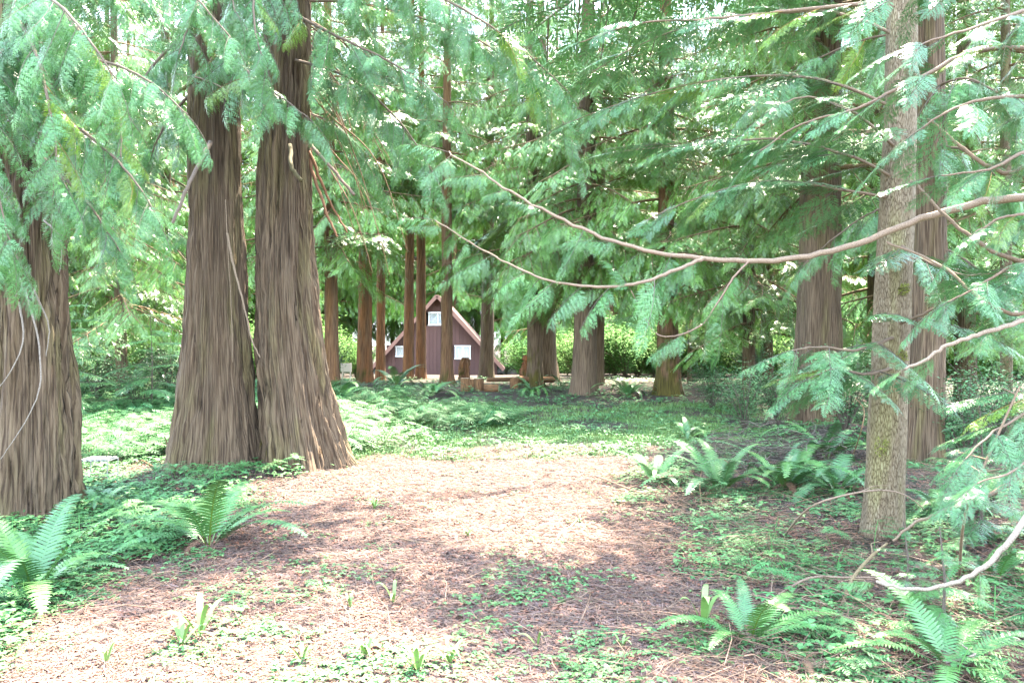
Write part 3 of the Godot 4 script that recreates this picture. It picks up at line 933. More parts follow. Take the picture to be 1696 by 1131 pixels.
		limb(t5, world_pts(l[0]), l[1], 0.005, {"hang": l[2], "len": 0.62, "step": 0.13, "from": 0.2, "col": Color(0.95, 1.0, 1.05), "wood": Color(1.8, 1.5, 1.3)})
	limb(t5, world_pts([[1800, 500, 5.6], [1690, 533, 5.0], [1620, 555, 4.9], [1570, 572, 4.9], [1530, 597, 4.9], [1500, 611, 4.9]]), 0.022, 0.010, {"hang": 0.2, "len": 0.4, "step": 0.35, "from": 0.5, "wood": Color(2.4, 2.2, 2.0)})
	limb(t5, world_pts([[1800, 190, 5.7], [1690, 280, 5.4], [1640, 276, 5.4], [1590, 240, 5.5], [1538, 198, 5.6]]), 0.022, 0.012, {"bare": true, "wood": Color(1.6, 1.3, 1.0)})
	limb(t5, world_pts([[1800, 420, 5.6], [1690, 432, 5.5], [1609, 392, 5.6], [1559, 350, 5.7], [1499, 279, 5.9]]), 0.024, 0.010, {"bare": true, "wood": Color(1.5, 1.25, 1.0)})
	limb(t5, world_pts([[1800, 480, 5.6], [1690, 520, 5.4], [1620, 490, 5.4], [1560, 440, 5.6], [1470, 402, 6.0]]), 0.02, 0.010, {"bare": true, "wood": Color(1.8, 1.5, 1.2)})
	limb(t5, world_pts([[1800, 700, 5.4], [1740, 800, 4.6], [1696, 862, 4.2], [1650, 922, 4.15], [1590, 963, 4.15], [1520, 976, 4.2], [1452, 964, 4.3]]), 0.026, 0.009, {"hang": 0.4, "len": 0.34, "step": 0.25, "from": 0.55, "wood": Color(2.5, 2.5, 2.5)})
	limb(t5, world_pts([[1800, 640, 5.4], [1720, 760, 4.9], [1650, 815, 4.7], [1580, 840, 4.7], [1520, 865, 4.75], [1480, 895, 4.8]]), 0.022, 0.008, {"bare": true, "wood": Color(1.7, 1.5, 1.3)})
	whorl(t5, b5, b5 + Vector3(-0.1, 13, 0), 4.8, 9.5, 2, 1.8, 0.8, 0.0, Color(1, 1, 1), [], [branch_set[3]])
	finish(t5)

func moss_pad(tree: Dictionary, where: Vector3, r: float) -> void:
	var mb := MB.new()
	for i in 150:
		var g := rng.randf() * TAU
		var q := r * sqrt(rng.randf())
		var o := Vector3(cos(g) * q, sin(g) * q * 1.2, rng.randf_range(-0.01, 0.02) * (1.0 - q / r) - q * q * 2.0)
		var d := Vector3(rng.randf_range(-1, 1), rng.randf_range(-1.2, 0.6), rng.randf_range(0.1, 1)).normalized() * 0.022
		var w := d.cross(Vector3(rng.randf(), rng.randf(), 0.3)).normalized() * 0.005
		mb.tri(o - w, o + d, o + w, grey(1) * rng.randf_range(0.6, 1.5))
	part("moss", mb.mesh(mats.moss), tree.root, Transform3D(Basis(), where - tree.base))

# ---------------------------------------------------------------- trees round the clearing
func build_middle_trees() -> void:
	# px of the foot, distance, radius, crown from, branches, branch length, label, options
	var list := [
		[1352, 16.0, 0.40, 4.6, 44, 4.0, "cedar_tree", "broad reddish cedar trunk behind the brush on the right", {"flare": 0.3, "seg": 60, "rings": 90, "lobes": 1.0, "lean": Vector3(0.35, 0, 0), "shade": [8.2, 12.5, 18, 4.4, PI + 0.45]}],
		[1108, 20.5, 0.25, 3.0, 44, 3.4, "cedar_tree", "mossy orange-stained trunk at the right end of the clearing", {"flare": 0.7, "moss": 1.0, "rust": 0.35, "seg": 40, "rings": 70}],
		[968, 21.0, 0.28, 3.2, 46, 3.6, "cedar_tree", "straight pale cedar trunk beside the log seats", {"flare": 0.5, "seg": 44, "rings": 70}],
		[990, 24.0, 0.17, 3.4, 30, 2.8, "cedar_tree", "thin dark trunk close behind the straight pale cedar", {}],
		[887, 23.5, 0.20, 3.4, 36, 3.2, "cedar_tree", "trunk with mossy green flared foot behind the log bench", {"flare": 0.8, "moss": 0.7, "seg": 40, "rings": 70}],
		[906, 26.0, 0.30, 4.0, 36, 3.2, "cedar_tree", "dark stout trunk half hidden behind the mossy-footed trunk", {"col": Color(0.8, 0.85, 0.8)}],
		[806, 28.0, 0.22, 5.6, 34, 3.0, "cedar_tree", "brown trunk in front of the right window side of the cabin", {"flare": 0.5}],
		[740, 24.5, 0.17, 5.6, 30, 3.0, "cedar_tree", "thin trunk with spreading foot just right of the cabin's middle", {"flare": 0.9, "moss": 0.3, "rust": 0.4}],
		[697, 27.5, 0.16, 5.6, 30, 3.0, "cedar_tree", "sunlit tan trunk before the cabin's upper window, right of its twin", {"rust": 0.7}],
		[676, 27.0, 0.16, 5.6, 30, 3.0, "cedar_tree", "sunlit tan trunk beside the cabin's left window, left of its twin", {"rust": 0.7}],
		[630, 26.0, 0.14, 5.6, 28, 2.8, "cedar_tree", "slim reddish trunk at the left corner of the cabin", {"rust": 0.9}],
		[603, 25.0, 0.21, 5.6, 34, 3.2, "cedar_tree", "stout orange sunlit trunk left of the cabin", {"rust": 0.8, "moss": 0.4, "seg": 40}],
		[202, 18.5, 0.12, 2.2, 44, 2.6, "cedar_tree", "thin brown trunk in the thicket between the left cedars", {}],
		[180, 21.0, 0.10, 2.0, 40, 2.6, "cedar_tree", "slender stem deep in the thicket at the left", {}],
		[1668, 13.5, 0.09, 2.0, 40, 2.4, "hemlock_tree", "thin brown stem at the upper right edge", {"bark": "scaly_bark", "set": [branch_set[3]]}],
		[1142, 24.0, 0.06, 1.6, 26, 2.0, "hemlock_tree", "very thin sapling right of the mossy orange trunk", {"set": [branch_set[3]]}],
		[1240, 19.0, 0.14, 2.0, 46, 3.0, "cedar_tree", "leafy cedar between the mossy trunk and the broad reddish one", {}],
		[1270, 25.0, 0.18, 1.8, 46, 3.4, "cedar_tree", "cedar with low boughs far behind the brush at the right", {}],
		[1450, 20.0, 0.2, 2.0, 46, 3.2, "cedar_tree", "cedar filling the gap behind the slender pale tree", {}],
		[1600, 17.0, 0.2, 2.0, 46, 3.2, "cedar_tree", "low-branched cedar behind the foliage at the right edge", {}],
		[270, 24.0, 0.2, 1.8, 50, 3.4, "cedar_tree", "bushy cedar seen between the left trunk and the double trunk", {"col": Color(1.1, 1.1, 0.9)}],
		[60, 20.0, 0.2, 2.2, 44, 3.2, "cedar_tree", "cedar behind the left edge trunk", {}],
		[550, 22.0, 0.18, 3.6, 44, 3.4, "cedar_tree", "cedar rising right behind the double trunk", {"rust": 0.5}],
	]
	for q in list:
		var h := rng.randf_range(13.5, 16.0)
		q[8]["low"] = 4 if (q[0] > 590 and q[0] < 830) or q[0] == 1352 else 20
		plain_tree(q[6], q[7], "trees round the clearing", on_ground(q[0], q[1]), h, q[2], q[3], int(q[4] * 1.05), q[5] * 0.9, q[8])

func build_far_trees() -> void:
	var spots := []
	for i in 110:
		var d := 46.0 + 32.0 * pow(rng.randf(), 0.8)
		var px := -150.0 + 2000.0 * (i + rng.randf()) / 110.0
		if d < 60.0 and px > 520 and px < 930: d = 60.0 + rng.randf() * 18.0
		spots.append([px, d])
	for s in spots:
		var where: String = "left, behind the double trunk" if s[0] < 560 else ("middle, behind the cabin" if s[0] < 900 else "right, behind the mossy trunk and the brush")
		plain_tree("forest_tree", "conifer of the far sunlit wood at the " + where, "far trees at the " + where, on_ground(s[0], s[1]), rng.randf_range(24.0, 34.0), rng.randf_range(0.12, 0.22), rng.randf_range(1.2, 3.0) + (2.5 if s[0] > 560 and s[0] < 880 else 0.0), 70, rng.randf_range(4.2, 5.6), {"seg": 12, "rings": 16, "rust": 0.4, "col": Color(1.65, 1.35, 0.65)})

# ---------------------------------------------------------------- the cabin
func prism_board(mb: MB, x0: float, x1: float, yb: float, t0: float, t1: float, zf: float, th: float, col: Color) -> void:
	var zb := zf - th
	var a := Vector3(x0, yb, zf)
	var b := Vector3(x1, yb, zf)
	var c := Vector3(x1, t1, zf)
	var d := Vector3(x0, t0, zf)
	var k := Vector3(0, 0, -th)
	mb.quad(a, d, c, b, col)
	mb.quad(b + k, c + k, d + k, a + k, col)
	mb.quad(a + k, d + k, d, a, col)
	mb.quad(b, c, c + k, b + k, col)
	mb.quad(d, d + k, c + k, c, col)
	mb.quad(a, b, b + k, a + k, col)

func build_cabin() -> void:
	var d := 48.0
	var cx := (725.0 - 848.0) / FOCAL * d
	var o := thing("cabin", "brown gabled cabin with white windows beyond the clearing", "cabin", Vector3(cx, -0.62, -d))
	var y0 := 0.62                                  # lifts world heights to heights above the foot
	var peak := 4.27 + y0
	var half := 3.62
	var foot := 0.25 + y0
	var slope := (peak - foot) / half
	var holes := [[-2.46, -1.54, 0.70 + y0, 1.34 + y0], [0.99, 1.91, 0.56 + y0, 1.37 + y0], [-0.55, 0.55, 2.53 + y0, 3.32 + y0]]
	var wall := Node3D.new()
	wall.name = "wall"
	o.add_child(wall)
	var w := 0.22
	var n := int(ceil(2.0 * 3.35 / w))
	for i in n:
		var x0 := -3.36 + i * w + 0.006
		var x1 := x0 + w - 0.012
		var cuts := [[0.0, 99.0]]
		for h in holes:
			if x1 > h[0] and x0 < h[1]: cuts = [[0.0, h[2]], [h[3], 99.0]] if cuts.size() == 1 else cuts
		for c in cuts:
			var ta: float = minf(c[1], peak - absf(x0) * slope - 0.10)
			var tb: float = minf(c[1], peak - absf(x1) * slope - 0.10)
			if ta <= c[0] + 0.02 or tb <= c[0] + 0.02: continue
			var mb := MB.new()
			prism_board(mb, x0, x1, c[0], ta, tb, 0.0, 0.03, grey(1) * rng.randf_range(0.82, 1.18))
			part("board", mb.mesh(mats.board_brown), wall)
	var bk := MB.new()
	bk.quad(Vector3(-3.3, 0, -0.06), Vector3(-3.3, 0.6, -0.06), Vector3(-3.3, 0.6, -7), Vector3(-3.3, 0, -7), grey(1))
	bk.quad(Vector3(3.3, 0, -7), Vector3(3.3, 0.6, -7), Vector3(3.3, 0.6, -0.06), Vector3(3.3, 0, -0.06), grey(1))
	bk.tri(Vector3(-3.3, 0.5, -7), Vector3(3.3, 0.5, -7), Vector3(0, peak - 0.2, -7), grey(1))
	part("side_wall", bk.mesh(mats.board_brown), o)
	# backing behind the board joints, with the windows left open, then rooms
	for r in [[-3.3, 3.3, 0.0, 0.56 + y0], [-3.0, -2.46, 0.5 + y0, 1.4 + y0], [-1.54, 0.99, 0.56 + y0, 1.4 + y0], [1.91, 2.5, 0.56 + y0, 1.3 + y0], [-1.6, 1.6, 1.38 + y0, 2.5 + y0]]:
		var fb := MB.new()
		fb.box(Transform3D(Basis(), Vector3((r[0] + r[1]) / 2, (r[2] + r[3]) / 2, -0.055)), Vector3(r[1] - r[0], r[3] - r[2], 0.03), grey(0.5))
		part("sheathing", fb.mesh(mats.board_brown), o)
	for s: float in [-1.0, 1.0]:
		var rb := MB.new()
		var ln := sqrt(half * half + (peak - foot) * (peak - foot)) + 0.35
		var a := atan2(peak - foot, half)
		var xf := Transform3D(Basis(Vector3(0, 0, 1), -s * a), Vector3(s * half * 0.5 * 1.07, (peak + foot) / 2 - 0.14, -3.4))
		rb.box(xf, Vector3(ln, 0.10, 7.8), grey(1))
		var rf := part("roof", rb.mesh(mats.roof_shingle), o)
		var fb := MB.new()
		fb.box(Transform3D(Basis(Vector3(0, 0, 1), -s * a), Vector3(s * half * 0.5 * 1.07, (peak + foot) / 2 - 0.17, 0.52)), Vector3(ln, 0.20, 0.04), grey(1))
		part("fascia", fb.mesh(mats.trim_brown), rf)
	for h in holes:
		var fx := MB.new()
		var f := 0.07
		var cxm: float = (h[0] + h[1]) / 2
		var cym: float = (h[2] + h[3]) / 2
		var ww: float = h[1] - h[0]
		var hh: float = h[3] - h[2]
		fx.box(Transform3D(Basis(), Vector3(cxm, h[3] - f / 2, 0.012)), Vector3(ww + 0.04, f, 0.07), grey(1))
		fx.box(Transform3D(Basis(), Vector3(cxm, h[2] + f / 2, 0.012)), Vector3(ww + 0.04, f, 0.07), grey(1))
		for x in [h[0] + f / 2, h[1] - f / 2, cxm]:
			fx.box(Transform3D(Basis(), Vector3(x, cym, 0.010)), Vector3(f * 0.9, hh - 2 * f, 0.06), grey(1))
		var win := Node3D.new()
		win.name = "window"
		o.add_child(win, true)
		part("frame", fx.mesh(mats.white_paint), win)
		for s: float in [-1.0, 1.0]:
			var pb := MB.new()
			pb.box(Transform3D(Basis(), Vector3(cxm + s * ww * 0.25, cym, -0.01)), Vector3(ww * 0.5 - f * 1.2, hh - 2 * f, 0.006), grey(1))
			part("pane", pb.mesh(mats.window_glass), win)
		var cb := MB.new()
		if h[2] < 2.0:
			for i in 12:
				var xa: float = h[0] + ww * i / 12.0
				cb.quad(Vector3(xa, h[2], -0.14 - 0.03 * (i % 2)), Vector3(xa, h[3], -0.14 - 0.03 * (i % 2)), Vector3(xa + ww / 12, h[3], -0.14 - 0.03 * ((i + 1) % 2)), Vector3(xa + ww / 12, h[2], -0.14 - 0.03 * ((i + 1) % 2)), grey(1))
			part("curtain", cb.mesh(mats.curtain), win)

# ---------------------------------------------------------------- log seats and stumps
func log_mesh(l: float, r: float, seed_: int, standing: bool) -> ArrayMesh:
	rng.seed = seed_
	var mb := MB.new()
	var seg := 16
	for e in 3:
		for k in seg:
			var g := TAU * k / seg
			var rr := r * (1.0 + 0.08 * cos(3 * g + seed_) + 0.05 * cos(5 * g + seed_ * 2) + rng.randf_range(-0.03, 0.03))
			var p := Vector3(cos(g) * rr, l * e / 2.0, sin(g) * rr)
			mb.v.append(p)
			mb.uv.append(Vector2(2.0 * k / seg, p.y * 0.2))
			mb.c.append(Color(1.7, 1.3, 0.9) * rng.randf_range(0.7, 1.2))
	for e in 2:
		for k in seg:
			var p := e * seg + k
			var q := e * seg + (k + 1) % seg
			mb.ix.append_array([p, q, p + seg, q, q + seg, p + seg])
	var m := mb.mesh(mats.cedar_bark, true)
	return m

func log_end(l: float, r: float, seed_: int) -> ArrayMesh:
	var cap := MB.new()
	for e in [0, 1]:
		for ring in 4:
			for k in 16:
				var g0 := TAU * k / 16.0
				var g1 := TAU * (k + 1) / 16.0
				var ra := r * 0.97 * ring / 4.0
				var rb := r * 0.97 * (ring + 1) / 4.0
				var y := l + 0.003 if e == 1 else -0.003
				cap.quad(Vector3(cos(g0) * ra, y, sin(g0) * ra), Vector3(cos(g0) * rb, y, sin(g0) * rb), Vector3(cos(g1) * rb, y, sin(g1) * rb), Vector3(cos(g1) * ra, y, sin(g1) * ra), Color(1, 1, 1) * (1.0 - 0.12 * (ring % 2)))
	return cap.mesh(mats.cut_wood)

func build_fire_ring() -> void:
	var place := func(px: float, d: float) -> Vector3: return on_ground(px, d)
	var list := [
		[771, 21.5, 0.36, 0.125, true, "upright log seat at the left end of the log ring"],
		[793, 21.8, 0.34, 0.125, true, "second upright log seat from the left, next to the short lying log"],
		[781, 22.6, 0.26, 0.14, true, "low stump half hidden between the two left log seats"],
		[852, 22.8, 0.30, 0.12, true, "pale upright log under the end of the bench"],
	]
	for q in list:
		var o := thing("log_seat", q[5], "log", place.call(q[0], q[1]) + Vector3(0, -0.02, 0), "logs set round the fire place")
		part("bark", log_mesh(q[2], q[3], int(q[0]), true), o)
		part("cut_end", log_end(q[2], q[3], 1), o)
	var lying := [
		[802, 21.6, 0.38, 0.10, Vector3(1, 0, 0.1), "short split log lying at the front of the log ring", 0.09],
		[806, 23.2, 0.85, 0.06, Vector3(1, 0.02, -0.05), "weathered grey bench log resting behind the log seats", 0.20],
		[855, 23.4, 1.10, 0.08, Vector3(1, -0.02, -0.1), "long brown log in front of the mossy-footed trunk", 0.22],
	]
	for q in lying:
		var o := thing("fallen_log", q[5], "log", place.call(q[0], q[1]) + Vector3(0, q[6], 0), "logs set round the fire place")
		var ax: Vector3 = q[4].normalized()
		o.basis = Basis(Vector3(0, 0, 1).cross(ax).normalized(), ax, Vector3(0, 0, 1)).orthonormalized()
		part("bark", log_mesh(q[2], q[3], int(q[0]) + 1, false), o)
		part("cut_end", log_end(q[2], q[3], 1), o)
	# rotten red stump and a small broken one
	for q in [[874, 25.0, 0.28, 0.85, "rotten red-brown stump behind the mossy-footed trunk", 1.0], [768, 26.5, 0.2, 0.75, "small broken stump before the cabin's right window", 0.5]]:
		var b := on_ground(q[0], q[1])
		var o := thing("stump", q[4], "stump", b)
		part("trunk", trunk_mesh([Vector3(0, -0.15, 0), Vector3(0.02, q[3] * 0.5, 0), Vector3(0.05, q[3], 0)], [q[2], q[2] * 0.85, q[2] * 0.5], 30, 26, 0.4, 2.2, 0.06, "cedar_bark", 41, 0.2, q[5]), o)

# ---------------------------------------------------------------- ferns
func fern(where: Vector3, n: int, size: float, label: String, o := {}) -> void:
	var root := thing("sword_fern", label, "fern", where + Vector3(0, -0.01, 0), o.get("group", "sword ferns"))
	root.rotation.y = rng.randf() * TAU
	var col: Color = o.get("col", Color(1, 1, 1))
	for i in n:
		var a := TAU * i / n + rng.randf_range(-0.25, 0.25)
		var k := rng.randi() % 4 if not o.has("kind") else clampi(o.kind + rng.randi() % 3 - 1, 0, 3)
		var b := Basis(Vector3.UP, a) * Basis(Vector3(0, 0, 1), -rng.randf_range(0.1, 0.75) - o.get("open", 0.0))
		var s := size * rng.randf_range(0.7, 1.12)
		var f := part("frond", frond_set[k], root, Transform3D(b.scaled(Vector3.ONE * s), Vector3(cos(a), 0, -sin(a)) * 0.03))
		f.material_override = mats["fern_tone_%d" % (rng.randi() % 3)]
	for i in o.get("dead", 0):
		var a := rng.randf() * TAU
		var b := Basis(Vector3.UP, a) * Basis(Vector3(0, 0, 1), -1.02)
		part("dead_frond", frond_set[0], root, Transform3D(b.scaled(Vector3(0.6, 0.6, 0.35) * size * rng.randf_range(0.8, 1.3)), Vector3(0, 0.05, 0)), mats.dead_frond)

func build_ferns() -> void:
	for i in 3:
		leaf_mat("fern_tone_%d" % i, [Color(0.058, 0.165, 0.042), Color(0.080, 0.190, 0.045), Color(0.055, 0.145, 0.050)][i] * 1.2, Color(0.9, 1.0, 0.35), 0.42)
	var list := [
		[345, 905, 12, 0.95, "large bright sword fern at the foot of the double trunk", {"kind": 0, "dead": 2}],
		[52, 985, 11, 0.85, "sword fern in front of the left edge trunk", {"kind": 0, "dead": 2}],
		[215, 890, 9, 0.5, "dull sword fern low in the shade left of the large bright one", {"open": 0.5, "dead": 3}],
		[165, 840, 8, 0.45, "yellow-green fern in the sun just right of the left edge trunk", {"col": Color(1.2, 1.2, 0.6)}],
		[1085, 800, 10, 0.70, "leftmost sword fern of the row on the right, beside the path", {"kind": 0, "dead": 1}],
		[1195, 812, 12, 0.95, "big dark sword fern in the middle of the right-hand row", {"kind": 0, "dead": 2}],
		[1300, 808, 12, 0.95, "tall sword fern in front of the brush pile", {"kind": 0, "dead": 3}],
		[1385, 815, 12, 0.85, "drooping sword fern left of the slender pale trunk", {"kind": 2, "dead": 3}],
		[1370, 760, 12, 1.0, "sword fern behind the row, close to the brush pile's right side", {"kind": 1}],
		[1140, 725, 9, 0.75, "yellowish sword fern at the sunny edge of the brush", {"kind": 1, "col": Color(1.3, 1.2, 0.6)}],
		[1560, 850, 11, 0.6, "sword fern right of the slender pale trunk", {"kind": 2, "dead": 2}],
		[1240, 1062, 10, 0.6, "bright upright sword fern in the sunny right foreground", {"kind": 0, "dead": 1}],
		[1330, 1110, 9, 0.42, "low pale sword fern near the bottom right", {"kind": 3, "open": 0.5, "dead": 2}],
		[1580, 1110, 10, 0.62, "sword fern at the bottom right corner", {"kind": 1, "dead": 1}],
		[1040, 657, 15, 0.95, "round sword fern between the pale cedar and the mossy orange trunk", {"kind": 1, "dead": 2}],
		[882, 652, 13, 0.85, "sword fern in front of the log bench", {"kind": 2, "dead": 1}],
		[560, 672, 12, 1.2, "dark sword fern right behind the double trunk", {"kind": 1}],
		[655, 640, 10, 1.1, "sunlit pale fern at the foot of the tan trunks", {"kind": 1, "col": Color(1.4, 1.3, 0.7), "dead": 3}],
		[930, 640, 10, 0.8, "sword fern at the left foot of the straight pale cedar", {"kind": 2}],
		[715, 655, 11, 1.0, "sword fern below the thin trunk in front of the cabin", {"kind": 2}],
		[800, 608, 8, 0.7, "small fern near the cabin's right window", {"kind": 1}],
		[1650, 960, 9, 0.55, "fern under the curved grey limb at the right edge", {"kind": 2, "dead": 1}],
	]
	for q in list:
		fern(ground_px(q[0], q[1]), q[2], q[3], q[4], q[5])

# ---------------------------------------------------------------- shrubs and saplings
func shrub_mesh(seed_: int, stems: int, h: float, spread: float, leaf: float, leaves: int, leafmat: String) -> ArrayMesh:
	rng.seed = seed_
	var wood := MB.new()
	var lf := MB.new()
	for i in stems:
		var a := rng.randf() * TAU
		var r := spread * sqrt(rng.randf())
		var top := Vector3(cos(a) * r, h * rng.randf_range(0.5, 1.0), sin(a) * r)
		var mid := top * 0.5 + Vector3(0, h * 0.12, 0)
		var pts := spline([Vector3.ZERO, mid, top], 4)
		wood.tube(pts, 0.007, 0.002, 4, Color(1, 1, 1))
		for j in leaves:
			var t := rng.randf_range(0.3, 1.0)
			var p: Vector3 = pts[int(t * 7.99)] + Vector3(rng.randf_range(-1, 1), rng.randf_range(-0.8, 0.8), rng.randf_range(-1, 1)) * h * 0.16
			var g := rng.randf() * TAU
			leaf_blade(lf, p, Vector3(cos(g), rng.randf_range(-0.4, 0.3), sin(g)).normalized(), (Vector3.UP + Vector3(rng.randf_range(-0.6, 0.6), 0, rng.randf_range(-0.6, 0.6))).normalized(), leaf * rng.randf_range(0.7, 1.3), leaf * 0.5, 0.1, tint(0.75, 1.25, rng.randf_range(-0.03, 0.12)), 2, 0.8)
	var m := lf.mesh(mats[leafmat])
	return wood.mesh(mats.twig_wood, true, m)

func build_shrubs() -> void:
	var kinds := []
	for i in 3: kinds.append(shrub_mesh(600 + i, 26, 1.0, 0.55, 0.045, 90, "ground_leaf"))
	var list := [
		[1235, 715, 1.15, "leafy huckleberry bush at the sunny end of the brush"],
		[1290, 705, 1.3, "dense dark bush in front of the broad reddish cedar"],
		[1400, 720, 1.3, "bush between the broad reddish cedar and the slender pale tree"],
		[1180, 680, 1.2, "light green bush right of the mossy orange trunk"],
		[1600, 770, 1.2, "bush at the right behind the grey-brown trunk"],
		[1660, 740, 1.4, "bush at the far right edge under the low limbs"],
		[1250, 640, 1.6, "tall light bush deep behind the brush"],
		[1330, 650, 1.6, "tall dark bush behind the broad reddish cedar"],
		[230, 690, 1.2, "bush in the thicket at the left"],
		[160, 670, 1.5, "pale bush beside the left edge trunk in the thicket"],
		[280, 660, 1.6, "bush close to the left side of the double trunk"],
		[722, 612, 0.9, "sunlit pale bush in front of the cabin's middle"],
		[870, 600, 1.7, "dark bush behind the rotten stump"],
		[1010, 620, 1.6, "bush between the straight pale cedar and the mossy trunk"],
		[545, 640, 1.6, "bush right behind the double trunk"],
		[1500, 700, 1.4, "bush seen between the slender pale tree and the trunk behind"],
	]
	for q in list:
		var p := ground_px(q[0], q[1])
		var o := part("bush", kinds[rng.randi() % 3], self)
		o.name = numbered("bush") if used.has("bush") else numbered("bush")
		o.transform = Transform3D(Basis(Vector3.UP, rng.randf() * TAU).scaled(Vector3.ONE * q[2]), p)
		tag(o, q[3], "bush", "bushes round the clearing")
	# brush pile
	var bp := ground_px(1285, 765)
	var pile := thing("brush_pile", "dark heap of dead twigs behind the sword ferns on the right", "brush pile", bp)
	var tw := MB.new()
	for i in 520:
		var a := rng.randf() * TAU
		var r := 1.3 * sqrt(rng.randf())
		var hh := 0.55 * (1.0 - r * r / 1.8)
		var p := Vector3(cos(a) * r, rng.randf_range(0.0, 1.0) * hh, sin(a) * r * 0.7)
		var g := rng.randf() * TAU
		var dd := Vector3(cos(g), rng.randf_range(-0.25, 0.35), sin(g)) * rng.randf_range(0.15, 0.5)
		tw.tube([p - dd * 0.5, p + Vector3(rng.randf_range(-0.05, 0.05), 0.03, 0), p + dd * 0.5], rng.randf_range(0.003, 0.008), 0.002, 3, grey(1) * rng.randf_range(0.5, 1.5))
	part("twig_heap", tw.mesh(mats.twig_wood, true), pile).set_meta("kind", "stuff")
	# saplings low on the right
	for q in [[1625, 900, 1.1, 14, "young conifer with glossy sprays at the right edge behind the curved grey limb"], [1500, 1000, 0.5, 7, "tiny conifer seedling beside the foot of the slender pale tree"], [1560, 1060, 0.6, 8, "small conifer seedling in the sunny right foreground"], [1420, 700, 1.6, 18, "young conifer with layered sprays left of the slender pale tree"], [110, 700, 2.4, 22, "young conifer with shiny sprays right of the left edge trunk"], [250, 690, 2.2, 20, "young conifer in the thicket beside the double trunk"]]:
		var p := ground_px(q[0], q[1])
		var t := new_tree("conifer_sapling", q[4], "conifer saplings", p)
		var mb := MB.new()
		mb.tube([Vector3(0, -0.05, 0), Vector3(0.02, q[2] * 0.5, 0), Vector3(-0.02, q[2], 0.02)], 0.008 + 0.006 * q[2], 0.003, 6, grey(1))
		part("trunk", mb.mesh(mats.twig_wood, true), t.root)
		for i in q[3]:
			var f: float = (i + 0.5) / q[3]
			var a: float = i * 2.399
			var dir := Vector3(cos(a), rng.randf_range(-0.1, 0.25), sin(a))
			hang_on(t, bough_flat[i % 3], Transform3D(basis_along(dir, Vector3.UP).scaled(Vector3.ONE * q[2] * lerpf(0.55, 0.2, f)), p + Vector3(0, q[2] * (0.1 + 0.85 * f), 0)), tint(0.85, 1.15))
		finish(t)

# ---------------------------------------------------------------- carpets nobody could count
func scatter(called: String, label: String, category: String, meshes: Array, n: int, area: Callable, s0: float, s1: float, c0: Color, c1: Color) -> void:
	var sets := []
	for m in meshes: sets.append([[], []])
	var got := 0
	var tries := 0
	while got < n and tries < n * 40:
		tries += 1
		var p: Variant = area.call()
		if p == null: continue
		var x: float = p.x
		var z: float = p.y
		var k := rng.randi() % meshes.size()
		var up := Vector3(gh(x - 0.1, z) - gh(x + 0.1, z), 0.2, gh(x, z - 0.1) - gh(x, z + 0.1)).normalized()
		var b := basis_along(Vector3(cos(got), 0, sin(got)).cross(up), up)
		b = b.rotated(up, rng.randf() * TAU).scaled(Vector3.ONE * rng.randf_range(s0, s1))
		sets[k][0].append(Transform3D(b, Vector3(x, gh(x, z) - 0.004, z)))
		sets[k][1].append(c0.lerp(c1, rng.randf()) * rng.randf_range(0.85, 1.15))
		got += 1
	var root := Node3D.new()
	root.name = called
	add_child(root)
	tag(root, label, category, "", "stuff")
	for k in meshes.size():
		if sets[k][0].size():
			many(called + "_patch", meshes[k], root, sets[k][0], sets[k][1]).set_meta("kind", "stuff")

func wedge(d0: float, d1: float, margin := 0.4) -> Vector2:
	# more often close by: even in the picture rather than on the floor
	var d := 1.0 / lerpf(1.0 / d0, 1.0 / d1, pow(rng.randf(), 0.8))
	var hw := d * 0.6213 + margin
	return Vector2(rng.randf_range(-hw, hw), -d)

